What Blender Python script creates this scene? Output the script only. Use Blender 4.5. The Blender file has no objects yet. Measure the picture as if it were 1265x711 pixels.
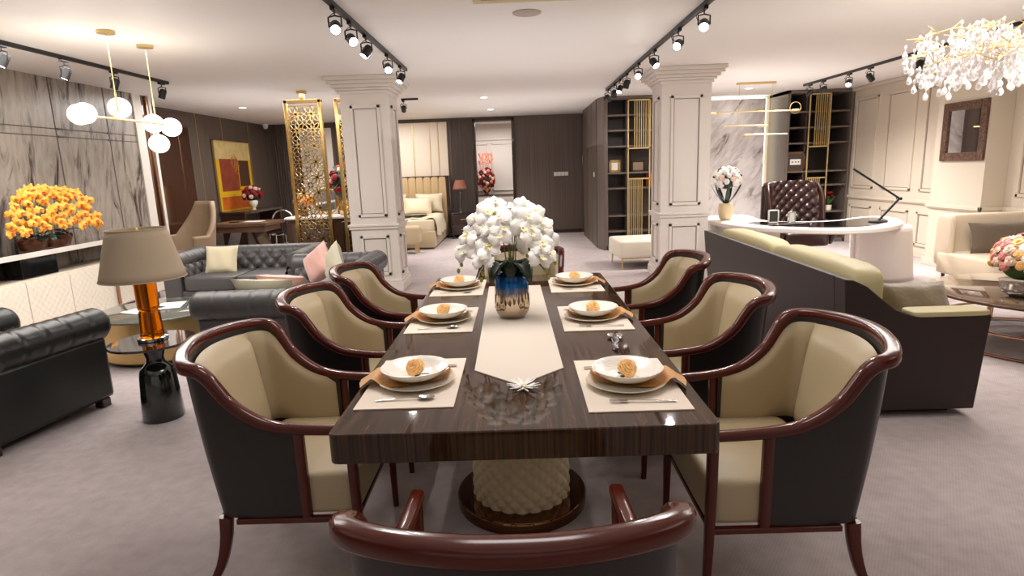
import bpy, math, random
from mathutils import Vector, Matrix
random.seed(11)
PI = math.pi
SC = bpy.context.scene
COL = SC.collection

# ---------------------------------------------------------------- camera
cam_d = bpy.data.cameras.new('camera')
cam = bpy.data.objects.new('camera', cam_d)
COL.objects.link(cam)
RR_ = Vector((0.99934994, 0.00719696, -0.03532574))
UU_ = Vector((0.03323932, 0.19546207, 0.98014781))
FF_ = Vector((-0.01395893, 0.98068485, -0.19509579))
m = Matrix((( RR_.x, UU_.x, -FF_.x), (RR_.y, UU_.y, -FF_.y), (RR_.z, UU_.z, -FF_.z))).to_4x4()
m.translation = Vector((0, 0, 1.53))
cam.matrix_world = m
cam_d.sensor_fit = 'HORIZONTAL'
cam_d.sensor_width = 36
cam_d.lens = 742.4 / 1265 * 36
cam_d.clip_start = 0.05
SC.camera = cam

# ---------------------------------------------------------------- world, exposure, lights
w = bpy.data.worlds.new('world'); SC.world = w; w.use_nodes = True
w.node_tree.nodes['Background'].inputs[0].default_value = (1.0, 0.95, 0.9, 1)
w.node_tree.nodes['Background'].inputs[1].default_value = 0.45
SC.view_settings.view_transform = 'Standard'
SC.view_settings.look = 'None'
SC.view_settings.gamma = 1
SC.view_settings.use_curve_mapping = False
SC.view_settings.exposure = 0.14
SC.cycles.use_denoising = True
SC.cycles.max_bounces = 7
SC.cycles.diffuse_bounces = 4
SC.cycles.glossy_bounces = 3
SC.cycles.transmission_bounces = 6
SC.cycles.sample_clamp_indirect = 6
SC.cycles.caustics_reflective = False
SC.cycles.caustics_refractive = False

def area(loc, sx, sy, power, col=(1, 0.87, 0.72), rot=(0, 0, 0)):
    d = bpy.data.lights.new('fill_light', 'AREA'); d.shape = 'RECTANGLE'
    d.size = sx; d.size_y = sy; d.energy = power; d.color = col
    o = bpy.data.objects.new('fill_light', d); o.location = loc; o.rotation_euler = rot
    COL.objects.link(o); return o
def point(loc, power, r=0.05, col=(1, 0.90, 0.78)):
    d = bpy.data.lights.new('lamp_light', 'POINT'); d.energy = power; d.color = col; d.shadow_soft_size = r
    o = bpy.data.objects.new('lamp_light', d); o.location = loc; COL.objects.link(o); return o
def spot(loc, target, power, ang=80, blend=0.8, r=0.03, col=(1, 0.96, 0.93)):
    d = bpy.data.lights.new('spot_light', 'SPOT'); d.energy = power; d.color = col
    d.spot_size = math.radians(ang); d.spot_blend = blend; d.shadow_soft_size = r
    o = bpy.data.objects.new('spot_light', d); o.location = loc
    o.rotation_euler = (Vector(target) - Vector(loc)).to_track_quat('-Z', 'Y').to_euler()
    COL.objects.link(o); return o
# added soft fill lights over each zone, not tied to any fixture
WARM = (1, 0.965, 0.93)
for (x, y, s, p) in [(-3.3, 5.2, 2.0, 78), (-3.6, 9.6, 2.2, 80), (3.4, 5.2, 2.0, 75),
                     (0.0, 3.0, 1.0, 27), (-2.8, 12.8, 1.4, 50), (0.2, -1.2, 2.4, 6),
                     (-3.5, 1.0, 1.8, 3), (3.5, 1.0, 1.8, 14)]:
    area((x, y, 2.66), s, s, p, WARM)
for (x, y) in ((3.6, 8.4), (4.3, 9.2)): spot((x, y, 2.66), (x, y, 0), 360, 150, 1.0, 0.10)  # added wide spots brightening the desk zone, without a fixture
area((-0.5, 15.2, 2.6), 1.6, 1.0, 40, (1, 0.95, 0.9))
# added upward-facing fill to brighten the ceiling, no fixture there
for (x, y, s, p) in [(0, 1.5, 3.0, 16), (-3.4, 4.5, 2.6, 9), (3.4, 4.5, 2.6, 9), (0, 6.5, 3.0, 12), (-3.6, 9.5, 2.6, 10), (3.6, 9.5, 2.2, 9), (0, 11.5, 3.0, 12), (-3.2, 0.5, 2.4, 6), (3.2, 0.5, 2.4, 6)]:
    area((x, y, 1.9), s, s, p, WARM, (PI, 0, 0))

# ---------------------------------------------------------------- node materials
def lin(c):
    return tuple(((v / 255) / 12.92 if v / 255 <= 0.04045 else ((v / 255 + 0.055) / 1.055) ** 2.4) for v in c)
MATS = {}
def mat(name, col, rough=0.5, metal=0.0, coat=0.0, spec=0.5, trans=0.0, ior=1.45, emit=None, es=0.0, sheen=0.0,
        noise=None, bump=None, grain=None):
    """col in sRGB 0-255. noise=(scale, colour2, stretch xyz, detail, lo, hi). bump=(scale, strength, stretch)."""
    m = bpy.data.materials.new(name); m.use_nodes = True
    nt = m.node_tree; b = nt.nodes['Principled BSDF']; L = nt.links
    c = lin(col) + (1,)
    b.inputs['Base Color'].default_value = c
    b.inputs['Roughness'].default_value = rough
    b.inputs['Metallic'].default_value = metal
    b.inputs['Coat Weight'].default_value = coat
    b.inputs['Coat Roughness'].default_value = 0.04
    b.inputs['Specular IOR Level'].default_value = spec
    b.inputs['Transmission Weight'].default_value = trans
    b.inputs['IOR'].default_value = ior
    b.inputs['Sheen Weight'].default_value = sheen
    if emit: 
        b.inputs['Emission Color'].default_value = lin(emit) + (1,); b.inputs['Emission Strength'].default_value = es
    tc = nt.nodes.new('ShaderNodeTexCoord')
    def mapped(st, rot=(0, 0, 0)):
        mp = nt.nodes.new('ShaderNodeMapping'); mp.inputs['Scale'].default_value = st; mp.inputs['Rotation'].default_value = rot
        L.new(tc.outputs['Object'], mp.inputs['Vector']); return mp.outputs[0]
    if noise:
        sc, c2, st, det, lo, hi = noise[:6]
        rot = noise[6] if len(noise) > 6 else (0, 0, 0)
        n = nt.nodes.new('ShaderNodeTexNoise'); n.inputs['Scale'].default_value = sc; n.inputs['Detail'].default_value = det
        L.new(mapped(st, rot), n.inputs['Vector'])
        r = nt.nodes.new('ShaderNodeValToRGB'); r.color_ramp.elements[0].position = lo; r.color_ramp.elements[1].position = hi
        r.color_ramp.elements[0].color = c; r.color_ramp.elements[1].color = lin(c2) + (1,)
        L.new(n.outputs['Fac'], r.inputs['Fac']); L.new(r.outputs['Color'], b.inputs['Base Color'])
    if bump:
        n2 = nt.nodes.new('ShaderNodeTexNoise'); n2.inputs['Scale'].default_value = bump[0]; n2.inputs['Detail'].default_value = 3
        L.new(mapped(bump[2] if len(bump) > 2 else (1, 1, 1)), n2.inputs['Vector'])
        bp = nt.nodes.new('ShaderNodeBump'); bp.inputs['Strength'].default_value = bump[1]; bp.inputs['Distance'].default_value = 0.01
        L.new(n2.outputs['Fac'], bp.inputs['Height']); L.new(bp.outputs['Normal'], b.inputs['Normal'])
    MATS[name] = m
    return m

def marble(name, base, vein, vein2, scale, st, rot, seed=0.0, w1=(0.46, 0.56), rough=0.25, dist=3.0):
    m = bpy.data.materials.new(name); m.use_nodes = True
    nt = m.node_tree; b = nt.nodes['Principled BSDF']; L = nt.links
    b.inputs['Roughness'].default_value = rough
    tc = nt.nodes.new('ShaderNodeTexCoord'); mp0 = nt.nodes.new('ShaderNodeMapping'); mp0.inputs['Rotation'].default_value = rot
    L.new(tc.outputs['Object'], mp0.inputs['Vector'])
    mp = nt.nodes.new('ShaderNodeMapping'); mp.inputs['Scale'].default_value = st
    mp.inputs['Location'].default_value = (seed, seed * 1.7, seed * 0.6)
    L.new(mp0.outputs[0], mp.inputs['Vector'])
    n = nt.nodes.new('ShaderNodeTexNoise'); n.inputs['Scale'].default_value = scale; n.inputs['Detail'].default_value = 8
    n.inputs['Roughness'].default_value = 0.62; n.inputs['Distortion'].default_value = dist * 0.4
    L.new(mp.outputs[0], n.inputs['Vector'])
    r = nt.nodes.new('ShaderNodeValToRGB')
    e = r.color_ramp.elements; e[0].position = w1[0]; e[0].color = lin(vein) + (1,); e[1].position = w1[1]; e[1].color = lin(base) + (1,)
    k = e.new((w1[0] + w1[1]) / 2); k.color = lin(vein2) + (1,)
    L.new(n.outputs['Fac'], r.inputs['Fac'])
    n2 = nt.nodes.new('ShaderNodeTexNoise'); n2.inputs['Scale'].default_value = scale * 4; n2.inputs['Detail'].default_value = 6
    L.new(mp.outputs[0], n2.inputs['Vector'])
    r2 = nt.nodes.new('ShaderNodeValToRGB'); r2.color_ramp.elements[0].position = 0.35; r2.color_ramp.elements[1].position = 0.6
    r2.color_ramp.elements[0].color = (0.62, 0.6, 0.6, 1); r2.color_ramp.elements[1].color = (1, 1, 1, 1)
    L.new(n2.outputs['Fac'], r2.inputs['Fac'])
    mx = nt.nodes.new('ShaderNodeMix'); mx.data_type = 'RGBA'; mx.blend_type = 'MULTIPLY'; mx.inputs[0].default_value = 0.6
    L.new(r.outputs['Color'], mx.inputs[6]); L.new(r2.outputs['Color'], mx.inputs[7]); L.new(mx.outputs[2], b.inputs['Base Color'])
    MATS[name] = m; return m

def carpet():
    m = bpy.data.materials.new('carpet'); m.use_nodes = True
    nt = m.node_tree; b = nt.nodes['Principled BSDF']; L = nt.links
    b.inputs['Roughness'].default_value = 0.95; b.inputs['Specular IOR Level'].default_value = 0.1
    tc = nt.nodes.new('ShaderNodeTexCoord')
    def ramp(inp, p0, c0, p1, c1):
        r = nt.nodes.new('ShaderNodeValToRGB'); r.color_ramp.elements[0].position = p0; r.color_ramp.elements[1].position = p1
        r.color_ramp.elements[0].color = c0; r.color_ramp.elements[1].color = c1; L.new(inp, r.inputs['Fac']); return r.outputs['Color']
    def nz(scale, st=(1, 1, 1), det=4):
        mp = nt.nodes.new('ShaderNodeMapping'); mp.inputs['Scale'].default_value = st; L.new(tc.outputs['Object'], mp.inputs['Vector'])
        n = nt.nodes.new('ShaderNodeTexNoise'); n.inputs['Scale'].default_value = scale; n.inputs['Detail'].default_value = det
        L.new(mp.outputs[0], n.inputs['Vector']); return n.outputs['Fac']
    A = lin((206, 195, 194)); B = lin((186, 174, 173))
    big = ramp(nz(0.7), 0.35, B + (1,), 0.65, A + (1,))
    w = nt.nodes.new('ShaderNodeTexWave'); w.inputs['Scale'].default_value = 26; w.inputs['Distortion'].default_value = 1.5
    w.inputs['Detail Scale'].default_value = 3
    mp = nt.nodes.new('ShaderNodeMapping'); mp.inputs['Rotation'].default_value = (0, 0, 0.6); L.new(tc.outputs['Object'], mp.inputs['Vector'])
    L.new(mp.outputs[0], w.inputs['Vector'])
    fine = ramp(w.outputs['Fac'], 0.2, (0.80, 0.79, 0.79, 1), 0.8, (1, 1, 1, 1))
    brush = ramp(nz(14, (1, 1, 1), 5), 0.35, (0.85, 0.84, 0.84, 1), 0.65, (1.0, 1.0, 1.0, 1))
    def mul(a, c, f):
        x = nt.nodes.new('ShaderNodeMix'); x.data_type = 'RGBA'; x.blend_type = 'MULTIPLY'; x.inputs[0].default_value = f
        L.new(a, x.inputs[6]); L.new(c, x.inputs[7]); return x.outputs[2]
    L.new(mul(mul(big, fine, 0.3), brush, 0.8), b.inputs['Base Color'])
    bp = nt.nodes.new('ShaderNodeBump'); bp.inputs['Strength'].default_value = 0.25; bp.inputs['Distance'].default_value = 0.01
    L.new(nz(120), bp.inputs['Height']); L.new(bp.outputs['Normal'], b.inputs['Normal'])
    MATS['carpet'] = m; return m

def grooved(name, c1, c2, freq, rough=0.45, wavy=0.0):
    """vertical wood grain bands (along z), bands vary over x+y"""
    m = bpy.data.materials.new(name); m.use_nodes = True
    nt = m.node_tree; b = nt.nodes['Principled BSDF']; L = nt.links
    b.inputs['Roughness'].default_value = rough
    tc = nt.nodes.new('ShaderNodeTexCoord')
    mp = nt.nodes.new('ShaderNodeMapping'); mp.inputs['Scale'].default_value = (freq, freq, 0.35 + wavy)
    L.new(tc.outputs['Object'], mp.inputs['Vector'])
    n = nt.nodes.new('ShaderNodeTexNoise'); n.inputs['Scale'].default_value = 1.0; n.inputs['Detail'].default_value = 4; n.inputs['Roughness'].default_value = 0.7
    L.new(mp.outputs[0], n.inputs['Vector'])
    r = nt.nodes.new('ShaderNodeValToRGB'); r.color_ramp.elements[0].position = 0.32; r.color_ramp.elements[1].position = 0.68
    r.color_ramp.elements[0].color = lin(c1) + (1,); r.color_ramp.elements[1].color = lin(c2) + (1,)
    L.new(n.outputs['Fac'], r.inputs['Fac']); L.new(r.outputs['Color'], b.inputs['Base Color'])
    if wavy:
        bp = nt.nodes.new('ShaderNodeBump'); bp.inputs['Strength'].default_value = 0.6; bp.inputs['Distance'].default_value = 0.02
        L.new(n.outputs['Fac'], bp.inputs['Height']); L.new(bp.outputs['Normal'], b.inputs['Normal'])
    MATS[name] = m; return m

def ebony():
    m = bpy.data.materials.new('ebony_veneer'); m.use_nodes = True
    nt = m.node_tree; b = nt.nodes['Principled BSDF']; L = nt.links
    b.inputs['Roughness'].default_value = 0.04; b.inputs['Specular IOR Level'].default_value = 0.34
    tc = nt.nodes.new('ShaderNodeTexCoord')
    mp = nt.nodes.new('ShaderNodeMapping'); mp.inputs['Scale'].default_value = (90, 2.2, 1.5); L.new(tc.outputs['Object'], mp.inputs['Vector'])
    n = nt.nodes.new('ShaderNodeTexNoise'); n.inputs['Scale'].default_value = 1.0; n.inputs['Detail'].default_value = 3; L.new(mp.outputs[0], n.inputs['Vector'])
    r = nt.nodes.new('ShaderNodeValToRGB'); e = r.color_ramp.elements
    e[0].position = 0.36; e[0].color = lin((40, 26, 18)) + (1,); e[1].position = 0.80; e[1].color = lin((98, 62, 42)) + (1,)
    k = e.new(0.52); k.color = lin((62, 45, 33)) + (1,)
    L.new(n.outputs['Fac'], r.inputs['Fac']); L.new(r.outputs['Color'], b.inputs['Base Color'])
    MATS['ebony_veneer'] = m; return m

def vase_metal():
    m = bpy.data.materials.new('vase_ombre'); m.use_nodes = True
    nt = m.node_tree; b = nt.nodes['Principled BSDF']; L = nt.links
    b.inputs['Roughness'].default_value = 0.08; b.inputs['Metallic'].default_value = 1.0
    tc = nt.nodes.new('ShaderNodeTexCoord'); sp = nt.nodes.new('ShaderNodeSeparateXYZ'); L.new(tc.outputs['Object'], sp.inputs[0])
    n = nt.nodes.new('ShaderNodeTexNoise'); n.inputs['Scale'].default_value = 30; L.new(tc.outputs['Object'], n.inputs['Vector'])
    ma = nt.nodes.new('ShaderNodeMath'); ma.operation = 'MULTIPLY_ADD'; ma.inputs[1].default_value = 0.04; L.new(n.outputs['Fac'], ma.inputs[0]); L.new(sp.outputs[2], ma.inputs[2])
    r = nt.nodes.new('ShaderNodeValToRGB'); e = r.color_ramp.elements
    e[0].position = 0.135; e[0].color = lin((196, 178, 156)) + (1,); e[1].position = 0.185; e[1].color = lin((10, 95, 165)) + (1,)
    k = e.new(0.24); k.color = lin((8, 60, 110)) + (1,)
    L.new(ma.outputs[0], r.inputs['Fac']); L.new(r.outputs['Color'], b.inputs['Base Color'])
    r2 = nt.nodes.new('ShaderNodeValToRGB'); r2.color_ramp.elements[0].position = 0.135; r2.color_ramp.elements[1].position = 0.185
    r2.color_ramp.elements[0].color = (1, 1, 1, 1); r2.color_ramp.elements[1].color = (0.5, 0.5, 0.5, 1)
    L.new(ma.outputs[0], r2.inputs['Fac']); L.new(r2.outputs['Color'], b.inputs['Metallic'])
    MATS['vase_ombre'] = m; return m

carpet(); ebony(); vase_metal()
mat('ceiling_paint', (240, 235, 231), 0.6)
mat('white_paint', (232, 224, 216), 0.45)
mat('wall_paint', (212, 200, 182), 0.5)
mat('groove_dark', (92, 84, 78), 0.6)
grooved('walnut_panel', (78, 66, 58), (112, 98, 88), 60)
grooved('walnut_wavy', (70, 58, 52), (104, 90, 82), 30, wavy=0.6)
grooved('bookcase_wood', (92, 80, 72), (118, 105, 96), 50)
mat('bookcase_inside', (72, 62, 58), 0.5)
mat('fabric_ivory', (220, 202, 176), 0.8, sheen=0.2, bump=(300, 0.1))
marble('marble_grey', (170, 160, 148), (58, 52, 50), (138, 128, 120), 2.6, (1, 1.9, 0.45), (0.14, 0, 0), 3.0, (0.36, 0.49))
marble('marble_white', (232, 226, 224), (140, 124, 126), (206, 196, 196), 1.0, (1.0, 1.0, 3.2), (0, 0.9, 0), 1.4, (0.34, 0.44), dist=3.0)
mat('cherry', (78, 25, 12), 0.16, spec=0.45)
mat('dark_wood', (48, 26, 18), 0.3, coat=0.6)
mat('desk_wood', (112, 82, 60), 0.4, noise=(3, (80, 55, 40), (1, 12, 1), 3, 0.3, 0.7))
mat('leather_taupe', (180, 162, 130), 0.38, bump=(260, 0.06))
mat('leather_black', (32, 26, 24), 0.34, bump=(260, 0.08))
mat('leather_green_black', (36, 38, 36), 0.3, bump=(200, 0.08))
mat('leather_grey', (84, 82, 82), 0.38, bump=(200, 0.08))
mat('leather_brown', (46, 24, 20), 0.3, bump=(200, 0.08))
mat('leather_sofa_brown', (40, 24, 20), 0.45, bump=(200, 0.1))
mat('fabric_cream', (238, 228, 210), 0.8, sheen=0.2, bump=(300, 0.1))
mat('fabric_beige', (190, 170, 136), 0.8, sheen=0.2, bump=(300, 0.1))
mat('leather_cream', (196, 184, 140), 0.45, bump=(200, 0.05))
mat('tan_leather', (158, 134, 108), 0.5)
mat('quilt_cream', (205, 185, 150), 0.45)
mat('pillow_cream', (226, 214, 182), 0.75, sheen=0.3, bump=(250, 0.1))
mat('pillow_pink', (222, 172, 160), 0.5, sheen=0.5, bump=(25, 0.3))
mat('pillow_sage', (196, 190, 165), 0.6, sheen=0.3, bump=(25, 0.2))
mat('velvet_olive', (118, 102, 70), 0.45, sheen=0.6, bump=(18, 0.5))
mat('velvet_umber', (98, 82, 66), 0.5, sheen=0.4, bump=(18, 0.4))
mat('satin_bed', (222, 208, 178), 0.35, sheen=0.2, bump=(10, 0.5))
mat('headboard_tan', (196, 168, 126), 0.6)
mat('cream_panel', (226, 212, 194), 0.5)
mat('brass', (216, 190, 134), 0.36, metal=0.75)
mat('gold_polish', (222, 184, 116), 0.2, metal=1.0)
mat('gold_satin', (206, 176, 120), 0.4, metal=0.85)
mat('rose_gold', (200, 150, 125), 0.18, metal=1.0)
mat('bronze_mirror', (120, 84, 60), 0.06, metal=1.0)
mat('brown_gloss', (70, 44, 30), 0.1, coat=1.0)
mat('chrome', (215, 215, 215), 0.12, metal=1.0)
mat('mirror', (235, 235, 235), 0.02, metal=1.0)
mat('frame_carved', (78, 50, 38), 0.5, noise=(40, (120, 90, 70), (1, 1, 1), 3, 0.4, 0.7), bump=(60, 0.8))
mat('black_metal', (28, 27, 27), 0.4)
mat('black_gloss', (14, 16, 15), 0.08, coat=0.6)
mat('black_marble', (18, 18, 20), 0.07, coat=1.0, noise=(9, (120, 120, 118), (1, 1, 1), 8, 0.66, 0.72))
mat('bottle_glass', (14, 22, 18), 0.06, coat=1.0)
mat('amber_glass', (235, 128, 10), 0.04, trans=0.85, ior=1.3)
mat('clear_glass', (240, 245, 245), 0.02, trans=1.0)
mat('table_glass', (150, 150, 140), 0.03, trans=0.6, ior=1.3)
mat('bronze_glass', (96, 76, 62), 0.05, coat=1.0)
mat('linen_shade', (184, 166, 142), 0.85, bump=(300, 0.1))
mat('brown_shade', (150, 98, 78), 0.8)
mat('ceramic', (240, 234, 224), 0.12, coat=0.5, bump=(90, 0.25))
mat('ceramic_plain', (238, 228, 210), 0.15, coat=0.5)
mat('linen_mat', (226, 212, 196), 0.9, bump=(500, 0.2))
mat('linen_mat_under', (70, 45, 32), 0.9)
mat('runner_cloth', (212, 200, 186), 0.9, bump=(400, 0.15))
mat('napkin_gold', (190, 132, 56), 0.5, bump=(60, 0.2))
mat('petal_white', (246, 242, 238), 0.55, sheen=0.1)
mat('petal_lip', (238, 228, 176), 0.5)
mat('petal_yellow', (240, 178, 60), 0.55, noise=(25, (232, 140, 40), (1, 1, 1), 2, 0.4, 0.7))
mat('petal_red_lip', (196, 70, 30), 0.5)
mat('petal_peach', (252, 202, 134), 0.6)
mat('petal_coral', (236, 142, 112), 0.6)
mat('petal_pink', (232, 150, 146), 0.6)
mat('petal_blush', (246, 214, 196), 0.6)
mat('petal_red', (150, 24, 28), 0.6)
mat('petal_plum', (96, 44, 52), 0.6)
mat('bud_green', (150, 158, 62), 0.5)
mat('leaf_dark', (24, 42, 24), 0.35)
mat('leaf_mid', (70, 96, 50), 0.5)
mat('stem_green', (104, 112, 54), 0.5)
mat('pot_brown', (128, 74, 40), 0.35, noise=(6, (80, 42, 24), (1, 1, 4), 4, 0.35, 0.65))
mat('paper_white', (235, 232, 226), 0.7)
mat('dark_print', (60, 60, 58), 0.6)
mat('plate_white', (240, 236, 228), 0.4)
mat('lamp_glass', (255, 244, 224), 0.4, emit=(255, 240, 212), es=3.6)
mat('spot_lens', (255, 250, 245), 0.4, emit=(255, 246, 240), es=12.0)
mat('downlight_lens', (255, 250, 245), 0.4, emit=(255, 244, 232), es=8.0)
mat('led_strip', (255, 255, 250), 0.4, emit=(255, 250, 226), es=5.0)
mat('bulb', (255, 250, 240), 0.4, emit=(255, 240, 222), es=38.0)
mat('crystal', (255, 248, 246), 0.05, trans=0.35, ior=1.5, spec=1.0)
mat('grille', (186, 172, 162), 0.7)
mat('vent_cream', (214, 198, 160), 0.6)
mat('canvas_yellow', (226, 182, 20), 0.6); mat('canvas_cream', (218, 192, 130), 0.6, noise=(6, (232, 210, 150), (1, 1, 1), 3, 0.4, 0.7))
mat('canvas_rust', (136, 56, 30), 0.6, noise=(5, (160, 70, 40), (1, 1, 1), 3, 0.4, 0.7)); mat('canvas_umber', (84, 48, 34), 0.6)
mat('canvas_orange', (216, 112, 24), 0.6, noise=(4, (190, 80, 24), (1, 1, 1), 3, 0.4, 0.7)); mat('canvas_line', (196, 128, 70), 0.6)
mat('book_orange', (200, 110, 40), 0.5)

# ---------------------------------------------------------------- mesh helpers
class MB:
    def __init__(s): s.v = []; s.f = []; s.m = []; s.mi = 0; s.M = None
    def add(s, vs, fs):
        o = len(s.v)
        if s.M is not None: vs = [tuple(s.M @ Vector(p)) for p in vs]
        s.v += [tuple(p) for p in vs]
        for f in fs: s.f.append(tuple(i + o for i in f)); s.m.append(s.mi)
        return s
    def box(s, c, d, rz=0.0):
        x, y, z = d[0] / 2, d[1] / 2, d[2] / 2; ca, sa = math.cos(rz), math.sin(rz)
        vs = []
        for k in (-1, 1):
            for (a, b) in ((-1, -1), (1, -1), (1, 1), (-1, 1)):
                px, py_ = a * x, b * y
                vs.append((c[0] + px * ca - py_ * sa, c[1] + px * sa + py_ * ca, c[2] + k * z))
        return s.add(vs, [(3, 2, 1, 0), (4, 5, 6, 7), (0, 1, 5, 4), (1, 2, 6, 5), (2, 3, 7, 6), (3, 0, 4, 7)])
    def bb(s, a, b):
        return s.box([(a[i] + b[i]) / 2 for i in range(3)], [abs(b[i] - a[i]) for i in range(3)])
    def prism(s, poly, z0, z1, axis='z'):
        n = len(poly)
        def P(u, v, w):
            return {'z': (u, v, w), 'y': (u, w, v), 'x': (w, u, v)}[axis]
        vs = [P(u, v, z0) for u, v in poly] + [P(u, v, z1) for u, v in poly]
        fs = [tuple(range(n))[::-1], tuple(range(n, 2 * n))] + [(i, (i + 1) % n, n + (i + 1) % n, n + i) for i in range(n)]
        if axis == 'y': fs = [f[::-1] for f in fs]
        return s.add(vs, fs)
    def grid(s, fn, nu, nv, cu=False, cv=False, cap=False):
        vs = [fn(i / (nu if cu else nu - 1), j / (nv if cv else nv - 1)) for i in range(nu) for j in range(nv)]
        fs = []
        for i in range(nu if cu else nu - 1):
            for j in range(nv if cv else nv - 1):
                a, b = i * nv + j, i * nv + (j + 1) % nv
                c, d = ((i + 1) % nu) * nv + (j + 1) % nv, ((i + 1) % nu) * nv + j
                fs.append((a, d, c, b))
        if cap:
            fs.append(tuple(range(nv))[::1]); fs.append(tuple((nu - 1) * nv + j for j in range(nv))[::-1])
        return s.add(vs, fs)
    def lathe(s, prof, c=(0, 0, 0), n=24, capb=True, capt=True, flute=0, fl=0.0):
        vs = []
        for r, z in prof:
            for k in range(n):
                a = 2 * PI * k / n; rr = r * (1 + (fl * math.cos(flute * a) if flute else 0))
                vs.append((c[0] + rr * math.cos(a), c[1] + rr * math.sin(a), c[2] + z))
        fs = []
        for i in range(len(prof) - 1):
            for k in range(n):
                fs.append((i * n + k, i * n + (k + 1) % n, (i + 1) * n + (k + 1) % n, (i + 1) * n + k))
        if capb: fs.append(tuple(range(n))[::-1])
        if capt: fs.append(tuple((len(prof) - 1) * n + k for k in range(n)))
        return s.add(vs, fs)
    def cyl(s, a, b, r, r2=None, n=12):
        return s.tube([a, b], [r, r if r2 is None else r2], n)
    def tube(s, path, r, n=8, cap=True, closed=False):
        P = [Vector(p) for p in path]; N = len(P)
        if not hasattr(r, '__len__'): r = [r] * N
        vs = []; up = None
        for i in range(N):
            if closed: t = P[(i + 1) % N] - P[i - 1]
            else: t = P[min(i + 1, N - 1)] - P[max(i - 1, 0)]
            t = t.normalized() if t.length > 1e-9 else Vector((0, 0, 1))
            if up is None: up = Vector((0, 0, 1)) if abs(t.z) < 0.9 else Vector((1, 0, 0))
            sd = t.cross(up); sd = sd.normalized() if sd.length > 1e-6 else Vector((1, 0, 0))
            up = sd.cross(t).normalized()
            for k in range(n):
                a = 2 * PI * k / n
                vs.append(tuple(P[i] + (sd * math.cos(a) + up * math.sin(a)) * r[i]))
        fs = []
        for i in range(N if closed else N - 1):
            j = (i + 1) % N
            for k in range(n): fs.append((i * n + k, i * n + (k + 1) % n, j * n + (k + 1) % n, j * n + k))
        if cap and not closed:
            fs.append(tuple(range(n))[::-1]); fs.append(tuple((N - 1) * n + k for k in range(n)))
        fs = [f[::-1] for f in fs]
        return s.add(vs, fs)
    def sweep(s, path, w, h, n=12, e=3.0, up=(0, 0, 1), closed=False, flat=True):
        """superelliptic section, w sideways, h along up"""
        P = [Vector(p) for p in path]; N = len(P)
        if not hasattr(w, '__len__'): w = [w] * N
        if not hasattr(h, '__len__'): h = [h] * N
        vs = []; U0 = Vector(up)
        for i in range(N):
            t = (P[(i + 1) % N] - P[i - 1]) if closed else (P[min(i + 1, N - 1)] - P[max(i - 1, 0)])
            t.normalize(); sd = t.cross(U0); sd.normalize(); u = sd.cross(t).normalized()
            for k in range(n):
                a = 2 * PI * (k + 0.5) / n; ca, sa = math.cos(a), math.sin(a)
                x = math.copysign(abs(ca) ** (2 / e), ca) * w[i] / 2; y = math.copysign(abs(sa) ** (2 / e), sa) * h[i] / 2
                vs.append(tuple(P[i] + sd * x + u * y))
        fs = []
        for i in range(N if closed else N - 1):
            j = (i + 1) % N
            for k in range(n): fs.append((i * n + k, i * n + (k + 1) % n, j * n + (k + 1) % n, j * n + k)[::-1])
        if not closed:
            fs.append(tuple(range(n))); fs.append(tuple((N - 1) * n + k for k in range(n))[::-1])
        return s.add(vs, fs)
    def ball(s, c, r, sc=(1, 1, 1), nu=10, nv=8):
        def fn(u, v):
            a = 2 * PI * u; b = PI * (v - 0.5) * 0.9999
            return (c[0] + r * sc[0] * math.cos(a) * math.cos(b), c[1] + r * sc[1] * math.sin(a) * math.cos(b), c[2] + r * sc[2] * math.sin(b))
        return s.grid(fn, nu, nv, cu=True)
    def cushion(s, c, d, e=0.25, nu=14, nv=14, M=None):
        """closed puffy box: d = size; e = how round"""
        x, y, z = d[0] / 2, d[1] / 2, d[2] / 2
        def sgnp(v, p): return math.copysign(abs(v) ** p, v)
        def fn(u, v):
            a = 2 * PI * u; b = PI * (v - 0.5)
            return (c[0] + x * sgnp(math.cos(a), e) * sgnp(math.cos(b), e), c[1] + y * sgnp(math.sin(a), e) * sgnp(math.cos(b), e), c[2] + z * sgnp(math.sin(b), e))
        return s.grid(fn, nu * 2, nv, cu=True)
    def pillow(s, w, h, t, M):
        n = 13
        for sg in (1, -1):
            vs = []
            for i in range(n):
                for j in range(n):
                    u, v = -1 + 2 * i / (n - 1), -1 + 2 * j / (n - 1)
                    x = w / 2 * u * (1 - 0.07 * (1 - v * v)); y = h / 2 * v * (1 - 0.07 * (1 - u * u))
                    z = sg * (t / 2 * ((1 - u ** 4) * (1 - v ** 4)) ** 0.55 + 0.004 * math.sin(7 * u + 3 * v))
                    if abs(u) == 1 or abs(v) == 1: z = 0
                    vs.append(tuple(M @ Vector((x, y, z))))
            fs = [(i * n + j, (i + 1) * n + j, (i + 1) * n + j + 1, i * n + j + 1) for i in range(n - 1) for j in range(n - 1)]
            if sg < 0: fs = [f[::-1] for f in fs]
            s.add(vs, fs)
        return s
    def build(s, name, mats, parent=None, smooth=40, bevel=0.0, seg=2):
        me = bpy.data.meshes.new(name)
        me.from_pydata(s.v, [], s.f)
        if not isinstance(mats, (list, tuple)): mats = [mats]
        for k in mats: me.materials.append(MATS[k])
        me.polygons.foreach_set('material_index', s.m)
        me.update()
        if smooth:
            me.polygons.foreach_set('use_smooth', [True] * len(me.polygons))
            me.set_sharp_from_angle(angle=math.radians(smooth))
        o = bpy.data.objects.new(name, me); COL.objects.link(o)
        if parent: o.parent = parent
        if bevel:
            md = o.modifiers.new('bevel', 'BEVEL'); md.width = bevel; md.segments = seg; md.limit_method = 'ANGLE'; md.angle_limit = math.radians(50)
        return o

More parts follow.
